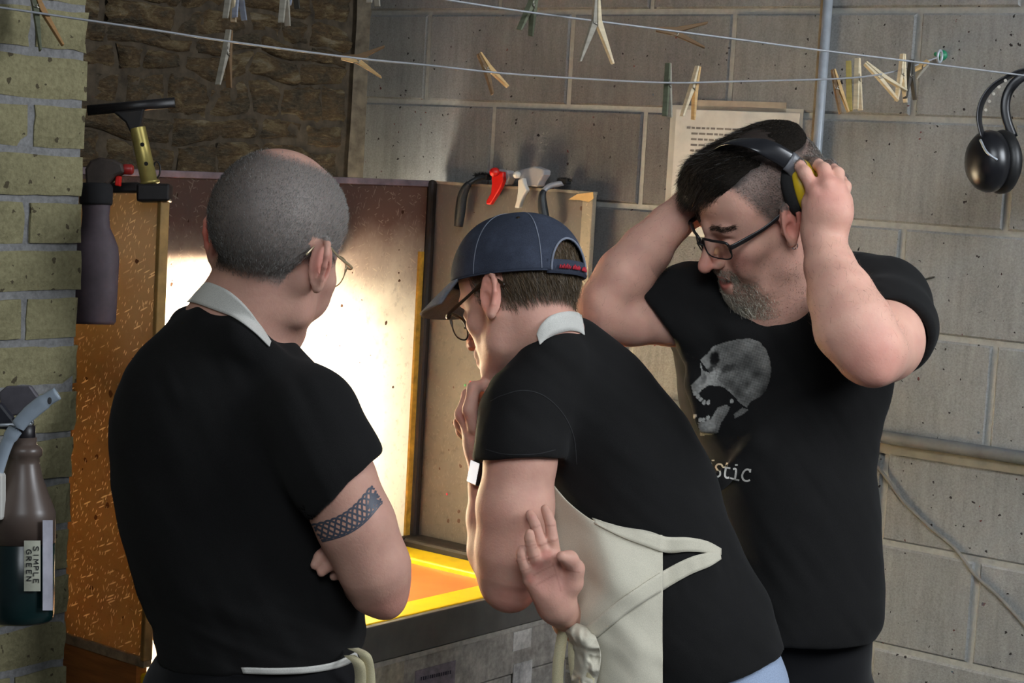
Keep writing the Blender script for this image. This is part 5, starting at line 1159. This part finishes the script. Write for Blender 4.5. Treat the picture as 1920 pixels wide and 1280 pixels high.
for k in range(22):                                          # illegible red embroidery
    if k in (6, 7, 14): continue
    th = math.pi-.34+.68*k/21; h_ = .004+.004*((k*7) % 5)/5
    p0 = np.array(cpt(th, 0, .0036)); p1_ = np.array(cpt(th+.02*((k*3) % 3-1), 0, .0036)); mb.tube([HC.w(p0[0], p0[1]+.0, .0065), HC.w(p1_[0], p1_[1], .0065+h_)], .0013, 6)
mb.build('embroidery', M_RED, cap, True)
for th in (math.pi*.5-.10, -math.pi*.5+.10, math.pi*.5+.95, -math.pi*.5-.95, 0.0):
    MB().tube([HC.w(*cpt(th, ph, .0012)) for ph in np.linspace(.02, 1.5, 24)], .0009, 6).build('seam', M_CAPSEAM, cap, True)
MB().tube([HC.w(*cpt(2*math.pi*i/80, 0, .001)) for i in range(80) if abs(math.atan2(math.sin(2*math.pi*i/80-math.pi), math.cos(2*math.pi*i/80-math.pi))) > .5], .0014, 6).build('rim_seam', M_CAP, cap, True)
MB().lathe(HC.w(0, 0, RZ+.003), c2w_dir(HC.B[:, 2]), [(.001, .005), (.006, .004), (.0075, .001), (.0075, -.002)], 16).build('button', M_CAP, cap, True)
for th in (.9, -.9, 2.2, -2.2): MB().lathe(HC.w(*cpt(th, .98, .0008)), c2w_dir(HC.B@np.array([math.sin(th)*.6, math.cos(th)*.6, .55])), [(.003, .0006), (.003, 0), (.0015, 0)], 12).build('eyelet', M_DARKFRAME, cap, True)
V = []; nu, nv = 33, 14
for j in range(nv):
    v = j/(nv-1)
    for i in range(nu):
        u = -1+2*i/(nu-1); b = np.array(cpt(u*1.12, .0, .001)); ex = .084*(1-.42*abs(u)**2.6)*v
        V.append(HC.w(b[0]*(1-.10*v), b[1]+ex*math.cos(.40), b[2]-ex*math.sin(.40)-.008*u*u*v-.10*v*v*.05))
F = np.array([(j*nu+i, j*nu+i+1, (j+1)*nu+i+1, (j+1)*nu+i) for j in range(nv-1) for i in range(nu-1)])
thicken(mesh_obj('brim', V, F, M_CAPEDGE, cap, True), .004)
# watch on the left wrist
def m_screen():
    mt, nt, N, L, b = nodes_of('watch_screen_reflection'); n = noise(nt, coord(nt, 'obj'), 40); c = ramp(nt, n, [(.3, (.85, .86, .88)), (.7, (.95, .95, .94))]); L.new(c, b.inputs['Base Color']); L.new(c, b.inputs['Emission Color']); b.inputs['Emission Strength'].default_value = .8; b.inputs['Roughness'].default_value = .1; return mt  # emission stands in for the booth panel mirrored in the watch glass
wt = empty('watch', (0, 0, 0)); wt.parent = p2; wt['label'] = 'square smart watch with black band'
wx = c2w_dir(np.array([-.85, .14, -.50])); wx /= np.linalg.norm(wx); wy = c2w_dir(np.array([.27, .92, 0.])); wy -= wx*(wy@wx); wy /= np.linalg.norm(wy); wz = np.cross(wx, wy); wc = at(892, 886, 2.903)
MB().box(wc, wx, wy, wz, .0045, .0185, .0155).build('case', simple('dark_watch_case', (.02, .02, .022), .3), wt, bevel=.003, seg=3)
MB().box(wc+wx*.0048, wx, wy, wz, .0006, .0168, .0140).build('screen', m_screen(), wt, bevel=.0005)
MB().tube([at(910, 885, 2.925)+wx*.0225*math.cos(t)+wz*.0275*math.sin(t) for t in np.linspace(0, 2*math.pi, 40, endpoint=False)], .0105, 10, True, (wy, .15)).build('band', simple('black_rubber', (.012, .012, .012), .6), wt, True)
# seams of the T-shirt
M_SEAM = simple('shirt_seam', (.019, .019, .020), .9)
BVS2 = bvh_of(Vs2, Qs2)
ink_lines('sleeve_hem', [([(911, 842), (940, 850), (975, 852), (1010, 850), (1041, 843)], 1.3)], BVS2, M_SEAM, sh2, .0007)
ink_lines('shoulder_seam', [([(920, 752), (940, 742), (980, 732), (1020, 742), (1055, 775), (1076, 820), (1082, 870)], 1.4)], BVS2, M_SEAM, sh2, .0007)
# apron
B2 = [BV2, bvh_of(Vs2, Qs2)]
ap = empty('apron', (0, 0, 0)); ap.parent = p2; ap['label'] = 'natural canvas apron with tied strings'
band('neck_strap', [(1006, 626), (1014, 609), (1032, 592), (1058, 584), (1080, 585), (1091, 591)], [(1012, 646), (1024, 636), (1044, 626), (1066, 620), (1084, 622), (1096, 628)], B2, M_STRAP, ap, .004, 40, 5, .002)
rows = [[(1030, 900, 2.875), (1070, 945, 2.855), (1125, 982, 2.835), (1185, 997, 2.825), (1242, 1003, 2.828)],
        [(1012, 960, 2.90), (1078, 988, 2.860), (1128, 1008, 2.825), (1185, 1022, 2.818), (1242, 1030, 2.825)],
        [(1022, 1030, 2.895), (1080, 1036, 2.850), (1132, 1046, 2.800), (1188, 1060, 2.800), (1242, 1075, 2.818)],
        [(1030, 1085, 2.885), (1086, 1090, 2.838), (1138, 1098, 2.785), (1190, 1110, 2.790), (1242, 1122, 2.812)],
        [(1048, 1130, 2.875), (1092, 1138, 2.815), (1136, 1148, 2.785), (1190, 1160, 2.790), (1242, 1172, 2.810)],
        [(1058, 1172, 2.850), (1086, 1186, 2.825), (1132, 1200, 2.795), (1188, 1215, 2.790), (1242, 1228, 2.806)],
        [(1072, 1236, 2.860), (1100, 1246, 2.830), (1136, 1256, 2.800), (1188, 1270, 2.790), (1242, 1285, 2.804)],
        [(1078, 1330, 2.870), (1104, 1335, 2.835), (1138, 1340, 2.805), (1188, 1346, 2.790), (1242, 1350, 2.804)]]
def apfold(V):
    U = np.stack([(V@RI)*16+(V@UP)*13, (V@UP)*9-(V@RI)*5, V[:, 1]*5], 1); return (vnoise(U, 1, 31)*.0085+vnoise(U*2.3, 1, 33)*.003)[:, None]*FW
V, F = patch([[at(*q) for q in r] for r in rows], 80, 110, apfold); sk = thicken(mesh_obj('skirt', V, F, M_APRON, ap, True), .0018)
BVA = BVHTree.FromPolygons([Vector(v) for v in V], [tuple(int(i) for i in q) for q in F]); B2 = B2+[BVA]
band('waist_string', [(1110, 970), (1160, 986), (1212, 995), (1250, 1006), (1290, 1007), (1325, 1014), (1352, 1028)], [(1116, 982), (1164, 1006), (1212, 1024), (1250, 1036), (1290, 1034), (1325, 1036), (1352, 1040)], B2, M_APRON, ap, .004, 40, 5, .002)
band('waist_string', [(1066, 1200), (1110, 1165), (1165, 1122), (1240, 1072), (1290, 1046), (1325, 1036), (1350, 1034)], [(1072, 1232), (1118, 1196), (1172, 1152), (1240, 1108), (1292, 1078), (1330, 1062), (1352, 1048)], B2, M_APRON, ap, .0045, 60, 6, .002)
mb = MB(); mb.tube(spline([at(1338, 1026, 2.955), at(1350, 1032, 2.945), at(1356, 1046, 2.95), at(1346, 1050, 2.955)], 14), .0065, 8, False, (c2w_dir(np.array([0, .3, 1.])), .6)); mb.build('knot', M_APRON, ap, True)
for rr in (((1350, 1032, 2.945), (1362, 1046, 2.945), (1367, 1064, 2.95)), ((1346, 1026, 2.95), (1356, 1025, 2.95), (1358, 1032, 2.95))):
    R0 = spline([at(*q) for q in rr], 12); n_ = c2w_dir(np.array([.9, .35, -.2])); V = np.vstack([R0-n_*.007, R0+n_*.007]); thicken(mesh_obj('string_end', V, np.array([(i, i+1, 12+i+1, 12+i) for i in range(11)]), M_APRON, ap, True), .0015)
M_LITTAPE = M_TAPE  # cream tint puts the booth's yellow light into the loose strings
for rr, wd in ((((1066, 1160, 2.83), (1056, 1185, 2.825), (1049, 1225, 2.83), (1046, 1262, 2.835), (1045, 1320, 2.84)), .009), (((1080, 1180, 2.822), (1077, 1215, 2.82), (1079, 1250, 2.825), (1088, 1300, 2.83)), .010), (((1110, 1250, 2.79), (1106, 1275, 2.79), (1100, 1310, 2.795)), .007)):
    R0 = spline([at(*q) for q in rr], 24); n_ = c2w_dir(np.array([.95, .1, -.25])); V = np.vstack([R0-n_*wd, R0+n_*wd]); thicken(mesh_obj('loose_string', V, np.array([(i, i+1, 24+i+1, 24+i) for i in range(23)]), M_LITTAPE, ap, True), .0015)
rows = [[(1056, 1160, 2.835), (1072, 1166, 2.815), (1092, 1172, 2.805), (1112, 1180, 2.80)], [(1060, 1182, 2.825), (1076, 1190, 2.795), (1098, 1192, 2.785), (1120, 1198, 2.785)], [(1070, 1206, 2.825), (1084, 1214, 2.80), (1106, 1222, 2.785), (1128, 1226, 2.785)], [(1072, 1240, 2.825), (1090, 1250, 2.80), (1112, 1254, 2.785), (1124, 1258, 2.785)], [(1074, 1290, 2.83), (1090, 1296, 2.80), (1104, 1300, 2.79), (1116, 1304, 2.79)]]
V, F = patch([[at(*q) for q in r] for r in rows], 44, 70, lambda V: ((np.abs(vnoise(V, 34, 51))-.3)*.020+(np.abs(vnoise(V, 80, 53))-.3)*.007)[:, None]*FW+(vnoise(V, 42, 55)*.004)[:, None]*RI); thicken(mesh_obj('gathered_cloth', V, F, M_APRON, ap, True), .0018)

# ---- person 3: hair, beard, ear muffs, ear ring, shirt print
def strand_set(name, mask, n, ln, wd, dirfn, cols, seg=3, curl=.05, droop=0., seed=3):
    w = mask(L3); idx = np.nonzero(w > .15)[0]; idx = RNG.choice(idx, n); idx = idx[RNG.random(n) < w[idx]]
    rt = V3[idx]+RNG.normal(size=(len(idx), 3))*.0011; nn = N3[idx]
    return strands(name, rt, nn, dirfn(L3[idx], nn)+RNG.normal(size=rt.shape)*.16, ln, wd, M_HAIR, p3, seg, curl, droop, cols(len(idx), L3[idx]), seed)
def mixc(a, b, t): t = np.clip(t, 0, 1)[:, None]; return np.array(srgb(*a))*(1-t)+np.array(srgb(*b))*t
strand_set('side_hair', lambda L: side3(L)*(1-top3(L)), 44000, .0085, .00045, lambda L, n: n*.5-H3.B[:, 2]*.7-H3.B[:, 1]*.5, lambda n, L: mixc((58, 53, 48), (176, 170, 162), .40+RNG.normal(size=n)*.28-(L[:, 2]-.06)*5), 2)
strand_set('beard', beard3, 15000, .018, .0005, lambda L, n: n*.65-H3.B[:, 2]*.9+H3.B[:, 1]*.15, lambda n, L: mixc((96, 84, 68), (232, 224, 206), .60+RNG.normal(size=n)*.3-(L[:, 2]+.09)*6), 3, .10)
strand_set('stubble', stub3, 5000, .0035, .0004, lambda L, n: n*.5-H3.B[:, 2]*.8, lambda n, L: mixc((70, 52, 42), (150, 130, 112), .3+RNG.normal(size=n)*.3), 2)
def brow3(L): return onhead(L)*(np.abs(np.abs(L[:, 0])-.034) < .019)*(np.abs(L[:, 2]-.032-.10*(.03-np.abs(np.abs(L[:, 0])-.03))) < .0036)*(L[:, 1] > .06)*1.0
strand_set('eyebrow', brow3, 1200, .008, .0005, lambda L, n: n*.35+np.sign(L[:, :1])*H3.B[:, 0]*.8+H3.B[:, 2]*.3, lambda n, L: mixc((34, 28, 22), (80, 68, 56), RNG.random(n)*.6), 3)
S = Solid(); hs = H3.s
for c, r in (((.006, -.030, .096), (.066, .080, .036)), ((.010, .025, .098), (.063, .056, .034)), ((.014, .058, .092), (.056, .032, .028)), ((.030, .074, .080), (.034, .020, .022)), ((.048, .062, .078), (.024, .028, .024))): S.ell(H3(*c), np.array(r)*hs, H3.B, .02)
def hairdisp(V):
    L = H3.inv(V); U = np.stack([(L[:, 0]*.45+L[:, 1]*.9)*14, (L[:, 0]*.9-L[:, 1]*.45)*190, L[:, 2]*70], 1); return vnoise(U, 1, 41)*.0022
hb, Vh, Qh = solid_obj('hair', S, .0022, simple('dark_hair', srgb(26, 22, 18), .85, 0, .3, 60, 0, spec=.1), p3, None, None, 1, hairdisp)
Nh = vnormals(Vh, Qh); idx = RNG.choice(len(Vh), 24000); Lh = H3.inv(Vh[idx])
dr = (H3.B[:, 0]*.62+H3.B[:, 1]*.78)[None]*np.ones((len(idx), 1))+Nh[idx]*.22+RNG.normal(size=(len(idx), 3))*.12
dr = dr - H3.B[:, 2]*(sstep(.05, .09, Lh[:, 1])[:, None]*.9)
strands('hair_lock', Vh[idx], Nh[idx], dr, .024, .0006, M_HAIR, p3, 4, .06, .03, mixc((20, 16, 13), (66, 55, 44), RNG.random(len(idx))**2), 9)
er = H3(-.0885, .004, -.030); MB().tube([c2w(er+H3.B[:, 1]*.005*math.cos(t)+H3.B[:, 2]*.005*math.sin(t)) for t in np.linspace(0, 2*math.pi, 20, endpoint=False)], .0009, 6, True).build('ear_ring', simple('silver', (.8, .8, .8), .2, 1, .05), p3, True)
M_BLKPLASTIC = simple('black_gloss_plastic', (.012, .012, .014), .22, 0, .2, 30, 0); M_FOAM = simple('black_foam', (.012, .012, .012), .9, 0, .3, 200, .3); M_YELLOW = simple('yellow_plastic', srgb(206, 172, 34), .35, 0, .15, 20, 0); M_GREYPL = simple('grey_plastic', srgb(88, 88, 92), .4, 0, .2, 40, 0)
mf = empty('ear_muffs', at(1430, 330, 2.93), 'yellow ear muffs with black headband on the bearded person\'s head', 'ear muffs')
BVH3 = bvh_of(Vh, Qh)
def on3(x, y, o=.007):
    ds = [(hit(bv, x, y, 0)[0]-CAM)@FW for bv in (BVH3, BV3) if hit(bv, x, y, 0)[0] is not None] or [2.99]; return at(x, y, min(ds)-o)
bp = spline([at(*q) for q in ((1508, 348, 2.900), (1494, 316, 2.880), (1466, 293, 2.868), (1428, 274, 2.862), (1394, 266, 2.875), (1366, 268, 2.905), (1346, 285, 2.955), (1337, 314, 3.01), (1345, 360, 3.07))], 60)
fl = np.array([c2w_dir(H3.B[:, 1]*.8+H3.B[:, 2]*.15)]*60)
MB().tube(bp[6:], .0150, 14, False, (fl[6:], .22)).build('headband', M_BLKPLASTIC, mf, True)
MB().tube(bp[4:13], .0162, 14, False, (fl[4:13], .30)).build('slider', M_GREYPL, mf, True)
MB().tube(bp[0:8], .0075, 10, False, (fl[0:8], .5)).build('yoke', M_BLKPLASTIC, mf, True)
MB().tube([p+fl[0]*.0135+c2w_dir(np.array([0, .0, -.002])) for p in bp[38:52]], .0012, 6).build('band_highlight', simple('highlight_metal', (.85, .85, .85), .12, 1, .03), mf, True)  # bright bead added as the highlight on the band's front edge
def cup(ctr, axis, long, parent, shell, rl=.043, rw=.034, th=.026):
    a = np.array(axis, float); a /= np.linalg.norm(a); l = np.array(long, float); l -= a*(l@a); l /= np.linalg.norm(l); c = np.array(ctr)
    MB().lathe(c-a*.016, a, [(rl*.55, -.002), (rl*.80, -.004), (rl*.97, .002), (rl, .009), (rl*.95, .016), (rl*.85, .017)], 28, rw/rl, np.cross(a, l)).build('cushion', M_FOAM, parent, True)
    MB().lathe(c, a, [(rl*.86, -.001), (rl*.99, .003), (rl*1.0, .010), (rl*.93, .019), (rl*.74, .0275), (rl*.4, .032), (.001, .033)], 28, rw/rl, np.cross(a, l)).build('ear_cup', shell, parent, True)
cup(at(1497, 352, 2.905), c2w_dir(np.array([.90, .20, -.38])), c2w_dir(np.array([.25, -.95, .1])), mf, M_YELLOW, .044)
cup(at(1350, 372, 3.09), c2w_dir(np.array([-.55, .35, .76])), c2w_dir(np.array([-.1, -.95, .1])), mf, M_YELLOW, .045)
# skull print
def ellm(x, y, cx, cy, rx, ry, a):
    c, s = math.cos(a), math.sin(a); u, v = (x-cx)*c+(y-cy)*s, -(x-cx)*s+(y-cy)*c; return np.sqrt((u/rx)**2+(v/ry)**2)
def polym(x, y, P):
    P = np.array(P, float); ins = np.zeros(x.shape, bool); j = len(P)-1
    for i in range(len(P)):
        c = ((P[i, 1] > y) != (P[j, 1] > y)) & (x < (P[j, 0]-P[i, 0])*(y-P[i, 1])/(P[j, 1]-P[i, 1]+1e-9)+P[i, 0]); ins ^= c; j = i
    return ins
def skull(x, y):
    Z = np.stack([x*.06, y*.06, 0*x], -1); n1 = vnoise(Z, 1, 3); n2 = vnoise(Z*6, 1, 5); ht = .5+.5*np.sin((x*.8+y*.6)*1.9)*np.sin((x*.6-y*.8)*1.9)
    cran = [(1313, 675), (1327, 662), (1337, 649), (1360, 641), (1382, 636), (1405, 634), (1424, 640), (1436, 654), (1443, 672), (1446, 692), (1443, 712), (1436, 732), (1424, 744), (1408, 752), (1400, 764), (1388, 756), (1372, 738), (1352, 722), (1346, 708), (1352, 694), (1338, 700), (1330, 698)]
    mx = [(1313, 676), (1318, 694), (1330, 699), (1349, 688), (1353, 694), (1346, 710), (1362, 728), (1350, 724), (1328, 722), (1316, 730), (1306, 742), (1300, 738), (1296, 722), (1304, 714), (1314, 704), (1314, 690)]
    mand = [(1309, 793), (1322, 789), (1333, 785), (1345, 764), (1362, 758), (1369, 763), (1362, 778), (1352, 792), (1346, 810), (1332, 815), (1314, 816)]
    hy = [(1376, 776), (1392, 764), (1404, 768), (1390, 778), (1378, 784)]
    v = np.zeros(x.shape)
    v = np.where(polym(x, y, cran), .40+.22*n1-.30*sstep(1400, 1450, x)*sstep(660, 760, y)+.12*sstep(690, 650, y), v)
    v = np.where(polym(x, y, mx), .62+.2*n1, v); v = np.where(polym(x, y, mand), .52+.25*n1, v); v = np.where(polym(x, y, hy), .35, v)
    sd = lambda e, k: 1-k*(1-sstep(.55, 1.15, e+.22*n2+.18*n1)); v = v*sd(ellm(x, y, 1340, 674, 10, 19, .22), .95)*sd(ellm(x, y, 1366, 690, 17, 9, -.45), .62)*sd(ellm(x, y, 1332, 692, 7, 7, 0), .8)*sd(ellm(x, y, 1386, 730, 26, 16, .5), .35)*sd(ellm(x, y, 1320, 712, 6, 10, .3), .5)
    for tx, ty in ((1304, 737), (1309, 743), (1314, 748), (1320, 754), (1328, 754), (1303, 780), (1313, 787), (1319, 787), (1327, 783), (1372, 752)): v = np.where(ellm(x, y, tx, ty, 3.2, 4.6, .4) < 1, .95, v)
    v = v*(1-.75*sstep(1395, 1445, x)*sstep(680, 750, y)); v = v*(.55+.45*ht*(x > 1340)+.38*(x <= 1340))*(1+.35*n2); return np.clip(v, 0, 1)
def m_print():
    mt, nt, N, L, b = nodes_of('screen_print_ink'); a = N.new('ShaderNodeVertexColor'); a.layer_name = 'Col'
    L.new(mix(nt, a.outputs['Color'], (.008, .008, .008), (.46, .45, .42)), b.inputs['Base Color']); b.inputs['Roughness'].default_value = .9; b.inputs['Specular IOR Level'].default_value = .1; return mt
flat_print('skull_print', skull, 1290, 630, 1450, 822, 1.6, BVS3, m_print(), sh3, .0006)
T = lambda x, y: (1280+x*180/768, 620+y*300/1280)
tl = []
tl += [([T(246, 1030), T(246, 1040)], 5), ([T(214, 1056), T(232, 1060), T(228, 1100)], 3.4)]
tl += [([T(322, 1085), T(312, 1068), T(285, 1066), T(268, 1085), T(280, 1110), T(300, 1125), T(300, 1155), T(280, 1168), T(258, 1160), T(250, 1140)], 3.2)]
tl += [([T(360, 1055), T(345, 1110), T(338, 1155), T(350, 1175), T(372, 1172)], 3.6), ([T(322, 1092), T(382, 1100)], 3.0)]
tl += [([T(430, 1066), T(430, 1078)], 5), ([T(402, 1104), T(426, 1108), T(416, 1184)], 3.6), ([T(378, 1176), T(454, 1194)], 3.0)]
tl += [([T(540, 1125), T(530, 1108), T(505, 1108), T(484, 1130), T(476, 1160), T(488, 1190), T(515, 1200), T(540, 1192)], 3.6), ([T(542, 1104), T(540, 1132)], 3.2)]
ink_lines('shirt_lettering', tl, BVS3, simple('pale_ink', srgb(196, 192, 184), .9, 0, .1, 40, 0), sh3, .0008)

# hair on the bare forearms
def arm_hair(name, V, Nn, pts, rad, n, parent, cola, colb, seed):
    d = np.full(len(V), 9.); al = np.zeros_like(V)
    for p_, q_ in zip(pts[:-1], pts[1:]):
        p_, q_ = cm(*p_), cm(*q_); ba = q_-p_; t = np.clip((V-p_)@ba/(ba@ba), 0, 1); dd = np.linalg.norm(V-p_-t[:, None]*ba, axis=1); m_ = dd < d; d[m_] = dd[m_]; al[m_] = ba/np.linalg.norm(ba)
    idx = np.nonzero(d < rad)[0]; idx = RNG.choice(idx, n); rt = V[idx]+RNG.normal(size=(n, 3))*.001
    strands(name, rt, Nn[idx], Nn[idx]*.35-al[idx]*.8+RNG.normal(size=(n, 3))*.35, .012, .00022, M_HAIR, parent, 3, .12, .05, mixc(cola, colb, RNG.random(n)), seed)
arm_hair('arm_hair', V3, N3, [(1546, 440, 2.868), (1577, 555, 2.815), (1615, 630, 2.78)], .075, 1500, p3, (70, 50, 38), (150, 120, 95), 5)
arm_hair('arm_hair', V3, N3, [(1270, 405, 3.055), (1212, 468, 3.045), (1150, 545, 3.05)], .07, 1200, p3, (70, 50, 38), (150, 120, 95), 6)
